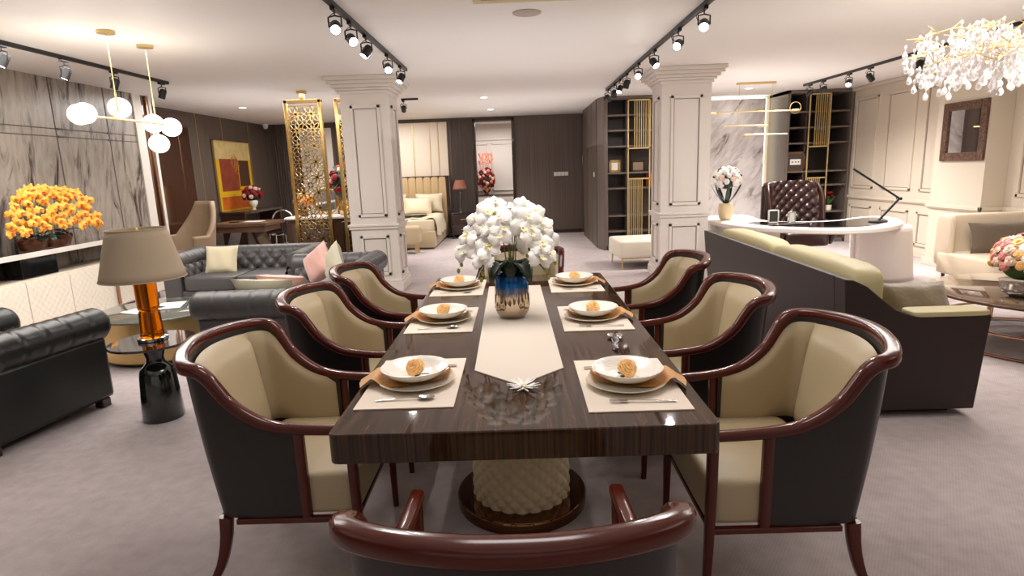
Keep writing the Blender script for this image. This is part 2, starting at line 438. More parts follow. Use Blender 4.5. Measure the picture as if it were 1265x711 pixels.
def thing(name, label, cat, loc=(0, 0, 0), rz=0.0, group=None, parent=None):
    o = bpy.data.objects.new(name, None); COL.objects.link(o); o.location = loc; o.rotation_euler = (0, 0, rz)
    o.empty_display_size = 0.05
    o['label'] = label; o['category'] = cat
    if group: o['group'] = group
    return o
def tag(o, label, cat, group=None):
    o['label'] = label; o['category'] = cat
    if group: o['group'] = group
    return o
def struct(o): o['kind'] = 'structure'; return o
def copy_tree(o, parent=None):
    c = o.copy(); COL.objects.link(c)
    if parent is not None: c.parent = parent
    for ch in list(o.children): copy_tree(ch, c)
    return c
def dup(o, label, loc=None, rz=None, group=None):
    c = copy_tree(o)
    c['label'] = label
    if group: c['group'] = group
    if loc is not None: c.location = loc
    if rz is not None: c.rotation_euler = (c.rotation_euler[0], c.rotation_euler[1], rz)
    return c
def lerp(a, b, t): return tuple(a[i] + (b[i] - a[i]) * t for i in range(len(a)))
def spline(P, n):
    """Catmull-Rom, n samples over control points"""
    P = [Vector(p) for p in P]; N = len(P); out = []
    for k in range(n):
        t = k / (n - 1) * (N - 1); i = min(int(t), N - 2); f = t - i
        p0, p1, p2, p3 = P[max(i - 1, 0)], P[i], P[i + 1], P[min(i + 2, N - 1)]
        out.append(0.5 * ((2 * p1) + (p2 - p0) * f + (2 * p0 - 5 * p1 + 4 * p2 - p3) * f * f + (3 * p1 - p0 - 3 * p2 + p3) * f ** 3))
    return out

# ================================================================ THE ROOM
H = 2.70
struct(MB().bb((-6.0, -3.2, -0.1), (6.3, 18.0, 0.0)).build('floor', 'carpet', smooth=0))
struct(MB().bb((-6.0, -3.2, H), (6.3, 18.0, H + 0.1)).build('ceiling', 'ceiling_paint', smooth=0))
# left wall: grey marble bay in front, walnut beyond
wl = struct(MB().bb((-6.0, -3.2, 0), (-5.15, 8.38, H)).build('wall_left', 'marble_grey', smooth=0))
g = MB()
for y in (1.2, 2.75, 4.3, 5.85, 6.92, 7.82):
    g.bb((-5.152, y - 0.006, 0), (-5.146, y + 0.006, H))
g.build('panel_joint', 'groove_dark', wl, smooth=0)
g = MB()
for z in (2.06, 2.145): g.bb((-5.153, -3.2, z - 0.005), (-5.146, 8.38, z + 0.005))
for y in (4.3, 6.98, 7.82):
    for z in (2.06, 2.145): g.bb((-5.153, y - 0.04, z - 0.01), (-5.14, y + 0.04, z + 0.01))
g.build('inlay', 'groove_dark', wl, smooth=0)
t = struct(MB().bb((-6.0, 8.38, 0), (-5.13, 8.56, H)).bb((-6.0, 8.74, 0), (-5.13, 8.80, H)).build('trim_1', 'white_paint', smooth=0))
MB().bb((-6.0, 8.56, 0), (-5.16, 8.74, H)).build('mirror_strip', 'brown_gloss', t, smooth=0)
MB().bb((-5.155, 8.69, 0), (-5.135, 8.715, H)).build('copper_strip', 'rose_gold', t, smooth=0)
wb = struct(MB().bb((-6.0, 8.80, 0), (-5.75, 14.2, H)).build('wall_left_rear', 'walnut_panel', smooth=0))
MB().bb((-5.752, 9.15, 0.05), (-5.735, 10.84, 2.62)).build('gloss_panel', 'brown_gloss', wb, smooth=0)
MB().bb((-5.736, 10.50, 0.65), (-5.728, 10.53, 2.35)).bb((-5.736, 9.9, 2.4), (-5.728, 9.915, 2.6)).build('copper_strip', 'rose_gold', wb, smooth=0)
g = MB()
for y in (11.15, 12.1, 13.3): g.bb((-5.752, y - 0.006, 0), (-5.742, y + 0.006, H))
g.build('panel_joint', 'gold_satin', wb, smooth=0)
# back wall with a doorway
bw = MB()
bw.bb((-6.0, 14.2, 0), (-0.92, 14.35, H)).bb((-0.09, 14.2, 0), (3.0, 14.35, H)).bb((-0.92, 14.2, 2.60), (-0.09, 14.35, H))
bw = struct(bw.build('wall_back', 'walnut_panel', smooth=0))
g = MB()
x = -1.50
while x < -0.98:
    g.bb((x, 14.17, 0), (x + 0.022, 14.2, H)); x += 0.044
g.build('fluted_panel', 'walnut_wavy', bw, smooth=0)
g = MB()
x = -5.6
while x < -5.0:
    g.bb((x, 14.17, 0), (x + 0.03, 14.2, H)); x += 0.06
x = -4.2
while x < -2.75:
    g.bb((x, 14.17, 0), (x + 0.03, 14.2, H)); x += 0.06
g.build('fluted_panel', 'walnut_wavy', bw, smooth=0)
for x0, x1 in ((-2.68, -2.35), (-2.34, -1.97), (-1.96, -1.78), (-1.77, -1.56)):
    MB().bb((x0, 14.14, 0.1), (x1, 14.2, 2.62)).build('padded_panel', 'cream_panel', bw, bevel=0.012)
MB().bb((-2.352, 14.13, 0.1), (-2.338, 14.2, 2.62)).bb((-1.972, 14.13, 0.1), (-1.958, 14.2, 2.62)).bb((-1.782, 14.13, 0.1), (-1.768, 14.2, 2.62)).build('brass_inlay', 'brass', bw, smooth=0)
# door frame and the white room beyond
struct(MB().bb((-0.98, 14.15, 0), (-0.92, 14.36, 2.66)).bb((-0.09, 14.15, 0), (-0.03, 14.36, 2.66)).bb((-0.98, 14.15, 2.60), (-0.03, 14.36, 2.66)).build('door_1', 'dark_wood', bevel=0.004))
wr = struct(MB().bb((-2.6, 16.5, 0), (1.4, 16.6, H)).build('wall_rear_room', 'white_paint', smooth=0))
g = MB()
for x0, x1 in ((-1.9, -1.2), (-1.1, -0.75), (-0.65, 0.1), (0.2, 0.9)):
    for a, b in (((x0, 16.47, 0.95), (x0 + 0.03, 16.5, 2.2)), ((x1 - 0.03, 16.47, 0.95), (x1, 16.5, 2.2)), ((x0, 16.47, 2.17), (x1, 16.5, 2.2)), ((x0, 16.47, 0.95), (x1, 16.5, 0.98))):
        g.bb(a, b)
g.bb((-2.6, 16.46, 2.28), (1.4, 16.5, 2.32))
g.build('moulding', 'white_paint', wr, bevel=0.005)
struct(MB().bb((-2.6, 14.35, 0), (-2.5, 16.5, H)).build('wall_rear_room_left', 'white_paint', smooth=0))
struct(MB().bb((1.3, 14.35, 0), (1.4, 16.5, H)).build('wall_rear_room_right', 'white_paint', smooth=0))
# white door leaf at the far left of the back wall
d2 = struct(MB().bb((-4.95, 14.12, 0), (-4.22, 14.2, 2.58)).build('door_2', 'white_paint', bevel=0.01))
MB().bb((-4.85, 14.10, 0.2), (-4.32, 14.13, 1.0)).bb((-4.85, 14.10, 1.15), (-4.32, 14.13, 2.45)).build('door_panel', 'wall_paint', d2, bevel=0.01)
# dark side wall between back wall and right bookcase, dark door beside it
ws = struct(MB().bb((1.48, 11.35, 0), (3.0, 13.55, H)).build('wall_side', 'walnut_panel', smooth=0))
MB().bb((1.475, 12.0, 0), (1.482, 12.02, H)).bb((1.475, 12.75, 0), (1.482, 12.77, H)).build('panel_joint', 'groove_dark', ws, smooth=0)
d3 = struct(MB().bb((1.52, 13.55, 0.02), (1.60, 14.2, 2.6)).build('door_3', 'dark_wood', smooth=0))
MB().bb((1.50, 13.58, 0.1), (1.525, 14.15, 2.5)).build('door_panel', 'brown_gloss', d3, bevel=0.004)
MB().cyl((1.48, 13.7, 1.55), (1.48, 13.7, 1.75), 0.012).build('door_handle', 'chrome', d3)
# office niche: marble slab wall, LED edge
struct(MB().bb((2.9, 11.9, 0), (6.3, 12.05, H)).build('wall_niche', 'wall_paint', smooth=0))
mw = struct(MB().bb((2.98, 11.72, 0), (4.70, 11.84, 2.65)).build('wall_marble', 'marble_white', smooth=0))
MB().bb((4.705, 11.78, 0.05), (4.73, 11.84, 2.66)).bb((2.98, 11.80, 2.655), (4.70, 11.86, 2.67)).build('led_strip', 'led_strip', mw, smooth=0)
# right wall with mouldings and the mirror pier
rw = struct(MB().bb((6.0, -3.2, 0), (6.3, 12.05, H)).build('wall_right', 'wall_paint', smooth=0))
struct(MB().bb((5.72, 7.53, 0), (5.998, 8.46, H)).build('wall_right_pier', 'wall_paint', smooth=0))
def wall_frame(mb, gm, X, y0, y1, z0, z1, s=-1):
    """picture-rail frame on a wall facing s*X"""
    w = 0.035
    for a, b in (((y0, z0), (y0 + w, z1)), ((y1 - w, z0), (y1, z1)), ((y0, z0), (y1, z0 + w)), ((y0, z1 - w), (y1, z1))):
        mb.bb((X + s * 0.022, a[0], a[1]), (X - s * 0.002, b[0], b[1]))
    i = w + 0.006; q = 0.005  # thin dark groove line just inside the frame
    for a, b in (((y0 + i, z0 + i), (y0 + i + q, z1 - i)), ((y1 - i - q, z0 + i), (y1 - i, z1 - i)), ((y0 + i, z0 + i), (y1 - i, z0 + i + q)), ((y0 + i, z1 - i - q), (y1 - i, z1 - i))):
        gm.bb((X + s * 0.003, a[0], a[1]), (X - s * 0.002, b[0], b[1]))
mo = MB(); gr = MB()
for y0, y1 in ((10.33, 10.98), (9.34, 10.06), (8.55, 9.12), (6.55, 7.35), (5.5, 6.35), (4.4, 5.3), (3.3, 4.2), (2.2, 3.1)):
    wall_frame(mo, gr, 6.0, y0, y1, 0.98, 2.5)
    wall_frame(mo, gr, 6.0, y0, y1, 0.17, 0.68)
mo.build('moulding', 'wall_paint', rw, bevel=0.002); gr.build('moulding_groove_line', 'groove_dark', rw, smooth=0)
tr = MB()
for z, dd, hh in ((0.83, 0.035, 0.05), (0.80, 0.02, 0.03)):
    tr.bb((6.0 - dd, -3.2, z - hh / 2), (6.0, 7.53, z + hh / 2)).bb((6.0 - dd, 8.46, z - hh / 2), (6.0, 11.1, z + hh / 2))
    tr.bb((5.72 - dd, 7.53 - dd, z - hh / 2), (5.72, 8.46 + dd, z + hh / 2)).bb((5.72 - dd, 7.53 - dd, z - hh / 2), (6.0, 7.53, z + hh / 2))
struct(tr.build('trim_2', 'wall_paint', bevel=0.006))
struct(MB().bb((5.975, -3.2, 0), (6.0, 7.53, 0.10)).bb((5.975, 8.46, 0), (6.0, 11.1, 0.10)).bb((5.695, 7.505, 0), (5.72, 8.485, 0.10)).bb((5.695, 7.505, 0), (6.0, 7.53, 0.10)).build('baseboard_right', 'wall_paint', bevel=0.006))
struct(MB().bb((5.93, -3.2, 2.64), (6.0, 12.0, H)).build('trim_3', 'wall_paint', bevel=0.015))
struct(MB().bb((-5.75, 14.17, 0), (-1.0, 14.2, 0.08)).bb((0.0, 14.17, 0), (1.48, 14.2, 0.08)).build('baseboard_back', 'dark_wood', bevel=0.004))

def column(x0, x1, y0, y1):
    c = struct(MB().bb((x0, y0, 0), (x1, y1, H)).build('column', 'white_paint', smooth=0))
    mb = MB()
    for ex, z0, z1 in ((0.035, 0, 0.13), (0.022, 0.13, 0.16), (0.035, 0.855, 0.885), (0.022, 0.82, 0.855), (0.022, 2.50, 2.54), (0.05, 2.54, 2.57), (0.085, 2.57, 2.61), (0.125, 2.61, 2.65), (0.15, 2.65, H)):
        mb.bb((x0 - ex, y0 - ex, z0), (x1 + ex, y1 + ex, z1))
    mb.build('column_trim', 'white_paint', c, bevel=0.008)
    mo = MB(); gr = MB()
    m_ = 0.115
    for z0, z1 in ((0.22, 0.74), (0.98, 2.36)):
        for side in ('front', 'left', 'right'):
            if side == 'front':
                mo.M = gr.M = Matrix(((0, 1, 0, 0), (1, 0, 0, y0), (0, 0, 1, 0), (0, 0, 0, 1)))
                wall_frame(mo, gr, 0, x0 + m_, x1 - m_, z0, z1)
            elif side == 'right':
                mo.M = gr.M = Matrix(((1, 0, 0, x1), (0, 1, 0, 0), (0, 0, 1, 0), (0, 0, 0, 1)))
                wall_frame(mo, gr, 0, y0 + m_, y1 - m_, z0, z1, 1)
            else:
                mo.M = gr.M = Matrix(((1, 0, 0, x0), (0, 1, 0, 0), (0, 0, 1, 0), (0, 0, 0, 1)))
                wall_frame(mo, gr, 0, y0 + m_, y1 - m_, z0, z1, -1)
    mo.build('moulding', 'white_paint', c, bevel=0.002); gr.build('moulding_groove_line', 'groove_dark', c, smooth=0)
    return c
column(-2.16, -1.56, 7.75, 8.30)
column(1.87, 2.50, 7.95, 8.50)
# wall behind the viewer
struct(MB().bb((-6.0, -3.3, 0), (-3.6, -3.2, H)).bb((3.6, -3.3, 0), (6.3, -3.2, H)).bb((-3.6, -3.3, 2.3), (3.6, -3.2, H)).build('wall_front', 'wall_paint', smooth=0))
wn = struct(MB().bb((-3.6, -3.28, 0), (-3.54, -3.22, 2.3)).bb((3.54, -3.28, 0), (3.6, -3.22, 2.3)).bb((-1.23, -3.28, 0), (-1.17, -3.22, 2.3)).bb((1.17, -3.28, 0), (1.23, -3.22, 2.3)).bb((-3.6, -3.28, 2.24), (3.6, -3.22, 2.3)).build('fill_opening_1', 'black_metal', smooth=0))  # invented shopfront frame behind the camera; its opening lets world light in as fill

# ================================================================ DINING TABLE
TT = 0.76
dt = thing('dining_table', 'long glossy dark striped ebony dining table on a round quilted pedestal', 'table', (-0.005, 3.015, 0))
hw, hl, rc = 0.595, 1.33, 0.03
poly = []
for (sx, sy, a0) in ((1, 1, 0), (-1, 1, 90), (-1, -1, 180), (1, -1, 270)):
    for k in range(6):
        a = math.radians(a0 + 18 * k); poly.append((sx * (hw - rc) + rc * math.cos(a), sy * (hl - rc) + rc * math.sin(a)))
MB().prism(poly, 0.664, TT).build('tabletop', 'ebony_veneer', dt, smooth=30, bevel=0.004)
MB().bb((-0.35, -1.0, 0.62), (0.35, 1.0, 0.664)).build('underframe', 'dark_wood', dt, smooth=0)
def quilted(R, z0, z1, n, rows, amp):
    mb = MB()
    def fn(u, v):
        a = u * n; b = v * rows
        q = (abs(math.sin(PI * (a + b))) * abs(math.sin(PI * (a - b)))) ** 0.5
        r = R + amp * q; th = 2 * PI * u
        return (r * math.cos(th), r * math.sin(th), z0 + (z1 - z0) * v)
    return mb.grid(fn, n * 8, rows * 8 + 1, cu=True)
for yy in (-0.42, 0.62):
    q = quilted(0.215, 0.055, 0.62, 22, 9, 0.012)
    q.v = [(a - 0.02, b + yy, c) for a, b, c in q.v]
    q.build('pedestal', 'quilt_cream', dt, smooth=60)
    MB().lathe([(0.298, 0.0), (0.30, 0.004), (0.30, 0.05), (0.296, 0.055)], (-0.02, yy, 0), 48).build('pedestal_plinth', 'bronze_mirror', dt)

# ================================================================ DINING CHAIRS
def dining_chair(label, loc, rz, group):
    t = thing('dining_chair', label, 'chair', loc, rz, group)
    # front posts, slim legs running up to the arm tips
    for s in (-1, 1):
        MB().sweep([(s * 0.283, -0.305, 0.0), (s * 0.288, -0.30, 0.25), (s * 0.284, -0.295, 0.45), (s * 0.282, -0.293, 0.634)],
                   [0.024, 0.031, 0.035, 0.035], [0.024, 0.031, 0.035, 0.035], 12, 5, up=(0, 1, 0)).build('leg', 'cherry', t, smooth=50)
    for s in (-1, 1):
        MB().sweep(spline([(s * 0.262, 0.20, 0.30), (s * 0.264, 0.212, 0.2), (s * 0.27, 0.245, 0.09), (s * 0.28, 0.305, 0.0)], 9),
                   [0.048, 0.046, 0.043, 0.039, 0.036, 0.033, 0.03, 0.028, 0.026], 0.036, 12, 5, up=(1, 0, 0)).build('leg', 'cherry', t, smooth=50)
    # seat with a cream front and a thin wooden apron
    MB().cushion((0, -0.065, 0.385), (0.552, 0.475, 0.165), 0.16, 12, 14).build('seat', 'leather_taupe', t, smooth=60)
    MB().bb((-0.28, -0.300, 0.283), (0.28, -0.272, 0.304)).bb((-0.296, -0.29, 0.283), (-0.27, 0.15, 0.304)).bb((0.27, -0.29, 0.283), (0.296, 0.15, 0.304)).bb((-0.25, 0.2, 0.283), (0.25, 0.225, 0.304)).build('seat_frame', 'cherry', t, bevel=0.004)
    # path of the rail, from one arm tip round the back to the other
    half = [(0.280, -0.315, 0.636), (0.282, -0.21, 0.640), (0.286, -0.10, 0.649), (0.292, -0.01, 0.669), (0.299, 0.06, 0.710), (0.304, 0.115, 0.762), (0.309, 0.148, 0.815), (0.314, 0.176, 0.860), (0.316, 0.206, 0.884), (0.308, 0.244, 0.893), (0.272, 0.278, 0.899), (0.19, 0.318, 0.906), (0.09, 0.345, 0.911)]
    full = half + [(0, 0.353, 0.913)] + [(-x, y, z) for x, y, z in half[::-1]]
    P = spline(full, 97)
    MB().sweep(P, [0.040 + 0.014 * math.sin(PI * i / 96) for i in range(97)], [0.032 + 0.014 * math.sin(PI * i / 96) for i in range(97)], 12, 3.5).build('arm_rail', 'cherry', t, smooth=60)
    # the upholstered shell below the rail
    T = [(0.288, -0.10, 0.648), (0.292, -0.01, 0.670), (0.299, 0.06, 0.707), (0.304, 0.115, 0.758), (0.308, 0.148, 0.810), (0.312, 0.178, 0.854), (0.313, 0.208, 0.877), (0.303, 0.242, 0.886), (0.267, 0.275, 0.892), (0.185, 0.314, 0.899), (0.09, 0.340, 0.904)]
    T = T + [(0, 0.348, 0.906)] + [(-x, y, z) for x, y, z in T[::-1]]
    B = [(0.286, -0.10, 0.305), (0.287, -0.04, 0.305), (0.288, 0.02, 0.305), (0.288, 0.07, 0.305), (0.286, 0.10, 0.305), (0.284, 0.135, 0.305), (0.280, 0.165, 0.305), (0.272, 0.192, 0.305), (0.248, 0.216, 0.305), (0.18, 0.232, 0.305), (0.09, 0.238, 0.305)]
    B = B + [(0, 0.24, 0.305)] + [(-x, y, z) for x, y, z in B[::-1]]
    NN = 81
    TS, BS = spline(T, NN), spline(B, NN)
    def shell_pt(i, f, inset):
        p = BS[i].lerp(TS[i], f)
        j0, j1 = max(i - 1, 0), min(i + 1, NN - 1)
        d = (BS[j1].lerp(TS[j1], f) - BS[j0].lerp(TS[j0], f)); d.z = 0; d.normalize()
        n_ = Vector((-d.y, d.x, 0))
        return p + n_ * inset
    # outer skin: closed thin solid
    mb = MB(); K = 9
    def sk(u, v):
        i = round(u * (NN - 1)); w = v * 2 * K
        k = round(w) % (2 * K)
        if k < K: f = k / (K - 1); ins = 0.0 - 0.006 * math.sin(PI * f)
        else: f = 1 - (k - K) / (K - 1); ins = 0.022
        return tuple(shell_pt(i, f, ins))
    mb.grid(sk, NN, 2 * K, cv=True, cap=True)
    mb.build('outer_shell', 'leather_black', t, smooth=50)
    # front edge posts of the shell
    for s in (-1, 1):
        MB().sweep([(s * 0.281, -0.112, 0.30), (s * 0.284, -0.112, 0.5), (s * 0.287, -0.112, 0.655)], 0.026, 0.036, 8, 5, up=(0, 1, 0)).build('arm_post', 'cherry', t, smooth=50)
    # inner arm pads
    def liner(i0, i1, fb, ft, d0, bulge, name):
        mb = MB(); n = 22; kk = 12
        def fn(u, v):
            k = v * 2
            side = k <= 1.0
            f01 = k if side else 2 - k
            x = u * (i1 - i0) + i0; ia = int(min(x, NN - 2)); fr = x - ia
            f = fb + (ft - fb) * f01
            edge = (max(0.0, 1 - (2 * u - 1) ** 6) * max(0.0, 1 - (2 * f01 - 1) ** 6)) ** 0.5
            ins = (d0 + bulge * edge) if side else 0.018
            a = shell_pt(ia, f, ins).lerp(shell_pt(ia + 1, f, ins), fr)
            return tuple(a)
        mb.grid(fn, n, 2 * kk, cv=True, cap=True)
        return mb.build(name, 'leather_taupe', t, smooth=60)
    liner(1, 31, 0.27, 0.965, 0.022, 0.022, 'arm_pad')
    liner(NN - 32, NN - 2, 0.27, 0.965, 0.022, 0.022, 'arm_pad')
    liner(31, NN - 32, 0.24, 0.965, 0.030, 0.062, 'backrest')
    return t
ch = dining_chair('taupe leather armchair nearest on the left side of the dining table, beside the lamp table', (-0.92, 2.28, 0), PI / 2, 'armchairs around the dining table')
G = 'armchairs around the dining table'
dup(ch, 'middle armchair on the left long side of the dining table', (-0.90, 3.16, 0), PI / 2, G)
dup(ch, 'farthest armchair on the left long side of the dining table, nearest the white column', (-0.87, 3.95, 0), PI / 2 + 0.02, G)
dup(ch, 'large taupe leather armchair nearest on the right side of the dining table', (0.915, 2.14, 0), -PI / 2, G)
dup(ch, 'middle armchair on the right long side of the dining table, by the brown sofa back', (0.885, 3.03, 0), -PI / 2, G)
dup(ch, 'farthest armchair on the right long side of the dining table', (0.88, 4.0, 0), -PI / 2 - 0.02, G)
dup(ch, 'armchair at the near head of the table seen from behind, its red-brown rail nearest', (-0.03, 1.235, 0), PI, G)
dup(ch, 'armchair at the far head of the table behind the white orchids', (0.01, 4.43, 0), 0.0, G)

# ================================================================ ON THE TABLE
def slab(name, poly, z0, z1, mats, bevel=0.0):
    return MB().prism(poly, z0, z1).build(name, mats, smooth=0, bevel=bevel)
tag(slab('table_runner', [(-0.208, 3.93), (-0.189, 2.235), (-0.016, 2.06), (0.157, 2.235), (0.132, 3.92)][::-1][::-1], TT, TT + 0.004, 'runner_cloth'), 'long cream cloth runner with a pointed end down the middle of the table', 'table runner')
def orient(n, c, spin=0.0):
    q = Vector(n).normalized().to_track_quat('Z', 'Y')
    return Matrix.Translation(Vector(c)) @ q.to_matrix().to_4x4() @ Matrix.Rotation(spin, 4, 'Z')
def petal(mb, M, L, W, cup, lift, ang, nu=4, nv=5, notch=0.0):
    """petal growing from origin along direction ang in local xy"""
    ca, sa = math.cos(ang), math.sin(ang)
    def fn(u, v):
        w = W * math.sin(PI * (0.08 + 0.84 * v)) ** 0.8 * (2 * u - 1) / 2
        l = L * v
        z = lift * v + cup * (v * v) - 0.25 * W * (2 * u - 1) ** 2 * (0.4 + v) * (1 if cup < 0 else -1) * 0.5
        return tuple(M @ Vector((l * ca - w * sa, l * sa + w * ca, z)))
    mb.grid(fn, nu, nv)
def rose(mb, c, r, n=(0, 0, 1), k=4, petals=5):
    """full bloom: overlapping petal rims stepped round a low dome"""
    M0 = orient(n, c, random.uniform(0, 6)); ph = [random.uniform(0, 6) for _ in range(k + 2)]
    def fn(u, v):
        th = 2 * PI * u
        i0 = int(min(k, v * (k + 1)))
        s_ = v * (k + 1) + 0.55 * abs(math.sin((1.0 + 0.5 * i0) * th + ph[i0])) 
        fr = s_ - math.floor(s_)
        R = r * (0.72 + 0.28 * fr + 0.04 * math.sin(3 * th + ph[1]))
        ang = v * PI * 0.66
        z = R * math.cos(ang) * 0.80
        if v < 0.10: z -= r * 0.12 * (1 - v / 0.10)
        return tuple(M0 @ Vector((R * math.sin(ang) * math.cos(th), R * math.sin(ang) * math.sin(th), z)))
    mb.grid(fn, 30, 26, cu=True)
    return mb

def setting(side, cx, cy, where, first=None):
    """side -1 = left guests, +1 = right guests"""
    s = side
    pm = MB().box((cx, cy, TT + 0.0018), (0.335, 0.52, 0.0036), 0.0).build('placemat', 'linen_mat', smooth=0)
    tag(pm, 'cream rectangular placemat ' + where, 'placemat', 'placemats on the dining table')
    z0 = TT + 0.0036
    sc_c = (cx + s * -0.008, cy - 0.02)
    prof = [(0.075, 0.0), (0.085, 0.001), (0.115, 0.008), (0.138, 0.018), (0.142, 0.0205), (0.141, 0.023), (0.136, 0.0215), (0.112, 0.0125), (0.085, 0.006), (0.01, 0.005)]
    p = MB().lathe(prof, (sc_c[0], sc_c[1], z0), 40).build('plate', 'ceramic_plain', smooth=60)
    tag(p, 'round cream underplate beneath the bowl ' + where, 'plate', 'underplates on the placemats')
    # napkin pulled through between plate and bowl and over the table edge
    mb = MB()
    path = spline([(cx - s * 0.128, cy + 0.005, z0 + 0.034), (cx - s * 0.105, cy + 0.0, z0 + 0.0165), (cx - s * 0.05, cy - 0.01, z0 + 0.0095), (cx + s * 0.05, cy - 0.015, z0 + 0.0095), (cx + s * 0.105, cy - 0.01, z0 + 0.0165), (cx + s * 0.143, cy + 0.0, z0 + 0.030), (cx + s * 0.17, cy - 0.015, z0 + 0.024), (cx + s * 0.205, cy - 0.035, z0 + 0.012)], 26)
    n = len(path)
    def nk(u, v):
        i = round(u * (n - 1)); k = round(v * 11) % 12
        w = 0.055 + 0.02 * u if u < 0.62 else 0.068
        q = k if k < 6 else 11 - k
        off = (q / 5 * 2 - 1) * w
        top = k < 6
        if u > 0.8: off *= 1.05
        return (path[i].x + (s * 0.02 * abs(off) / w * (u - 0.8) * -5 if u > 0.8 else 0), path[i].y + off + 0.02 * math.sin(u * 9), path[i].z + (0.003 if top else 0) + 0.002 * math.sin(off * 90))
    mb.grid(nk, n, 12, cv=True, cap=True)
    tag(mb.build('napkin', 'napkin_gold', smooth=60), 'mustard gold satin napkin folded under the bowl ' + where, 'napkin', 'gold napkins at the place settings')
    zb = z0 + 0.0135
    prof = [(0.045, 0.0), (0.058, 0.001), (0.088, 0.012), (0.112, 0.028), (0.124, 0.042), (0.1265, 0.046), (0.1235, 0.0465), (0.108, 0.033), (0.084, 0.018), (0.05, 0.008), (0.005, 0.007)]
    bw_ = MB().lathe(prof, (cx, cy, zb), 40).build('bowl', 'ceramic', smooth=60)
    tag(bw_, 'shallow white glazed bowl ' + where, 'bowl', 'white bowls at the place settings')
    fl = thing('artificial_flower', 'peach artificial ranunculus lying in the bowl ' + where, 'flower', (cx, cy + 0.0, zb + 0.012), random.uniform(0, 0), 'peach flowers in the bowls')
    tl = (s * 0.5, -0.9, 1.1)
    rose(MB(), (0, 0, 0.026), 0.038, tl, 5, 6).build('bloom', 'petal_peach' , fl, smooth=70)
    lf = MB()
    for a in (0.4, 2.2, 4.0): petal(lf, orient((0, 0, 1), (-s * 0.02, -0.015, 0.006)), 0.035, 0.016, 0.0, 0.0, a + s)
    lf.build('leaf', 'leaf_dark', fl)
    # cutlery in front of the plate
    y = cy - 0.19; zt = z0 + 0.002
    if s < 0:
        t = thing('spoon', 'chrome spoon lying in front of the plate ' + where, 'spoon', (cx, y, zt), 0.05, 'cutlery in front of the plates')
        MB().sweep([(-0.105, 0, 0.002), (-0.06, 0, 0.003), (0.0, 0, 0.006), (0.045, 0, 0.004)], [0.012, 0.009, 0.005, 0.006], 0.0025, 8, 3).build('handle', 'chrome', t)
        MB().grid(lambda u, v: (0.067 + 0.03 * math.cos(2 * PI * u) * v, 0.019 * math.sin(2 * PI * u) * v, 0.001 + 0.007 * v * v), 18, 5, cu=True).build('spoon_bowl', 'chrome', t)
    else:
        t = thing('fork', 'chrome fork lying in front of the plate ' + where, 'fork', (cx, y, zt), PI - 0.05, 'cutlery in front of the plates')
        MB().sweep([(-0.125, 0, 0.002), (-0.08, 0, 0.003), (0.0, 0, 0.006), (0.035, 0, 0.004)], [0.012, 0.009, 0.005, 0.008], 0.0025, 8, 3).build('handle', 'chrome', t)
        mb = MB().box((0.045, 0, 0.004), (0.024, 0.022, 0.002))
        for q in (-0.0088, -0.003, 0.003, 0.0088): mb.box((0.073, q, 0.005), (0.036, 0.0028, 0.002))
        mb.build('tines', 'chrome', t, smooth=0)
    k = thing('knife', 'chrome knife resting behind the plate ' + where, 'knife', (cx - s * 0.05, cy + 0.165, zt), 0.15 * s, 'knives behind the plates')
    MB().sweep([(-0.09, 0, 0.004), (0.0, 0, 0.004)], 0.012, 0.006, 8, 3).build('handle', 'chrome', k)
    MB().bb((0.0, -0.008, 0.003), (0.09, 0.008, 0.0045)).build('blade', 'chrome', k, smooth=0)
for a in ((-1, -0.402, 2.135, 'at the near left setting'), (-1, -0.408, 3.07, 'at the middle left setting'), (-1, -0.405, 3.93, 'at the far left setting'),
          (1, 0.372, 2.055, 'at the near right setting'), (1, 0.370, 3.02, 'at the middle right setting'), (1, 0.360, 3.93, 'at the far right setting')):
    setting(*a)
# cutlery bundled in a dark band between the two nearer right settings
cb = thing('cutlery_bundle', 'chrome serving spoons in a dark band between the two nearer right placemats', 'cutlery', (0.412, 2.56, TT + 0.002), 1.42)
for d in (-0.008, 0.010):
    MB().sweep([(-0.13, d * 0.4, 0.004), (-0.02, d, 0.006), (0.06, d * 1.6, 0.005)], [0.012, 0.007, 0.008], 0.004, 8, 3).build('handle', 'chrome', cb)
    MB().grid(lambda u, v: (0.083 + 0.03 * math.cos(2 * PI * u) * v, d * 2 + 0.017 * math.sin(2 * PI * u) * v, 0.002 + 0.008 * v * v), 16, 5, cu=True).build('spoon_bowl', 'chrome', cb)
MB().sweep([(-0.125, -0.006, 0.007), (-0.07, 0.008, 0.011), (-0.01, -0.008, 0.011), (0.04, 0.006, 0.010), (0.10, 0.0, 0.007)], 0.02, 0.006, 8, 3).build('band', 'dark_wood', cb)
# small white flower at the runner tip
wf = thing('artificial_flower', 'small white shaggy chrysanthemum head at the tip of the table runner', 'flower', (0.0, 2.03, TT + 0.001))
mb = MB()
for k in range(26):
    a = 2 * PI * k / 26 + random.uniform(-.1, .1); petal(mb, Matrix.Translation((0, 0, 0.004 + 0.004 * (k % 3))), 0.060 * random.uniform(0.8, 1.05), 0.009, 0.004, 0.004 * (k % 3), a, 3, 4)
mb.build('petals', 'petal_white', wf)
MB().ball((0, 0, 0.012), 0.012, (1, 1, 0.6)).build('centre', 'petal_lip', wf)

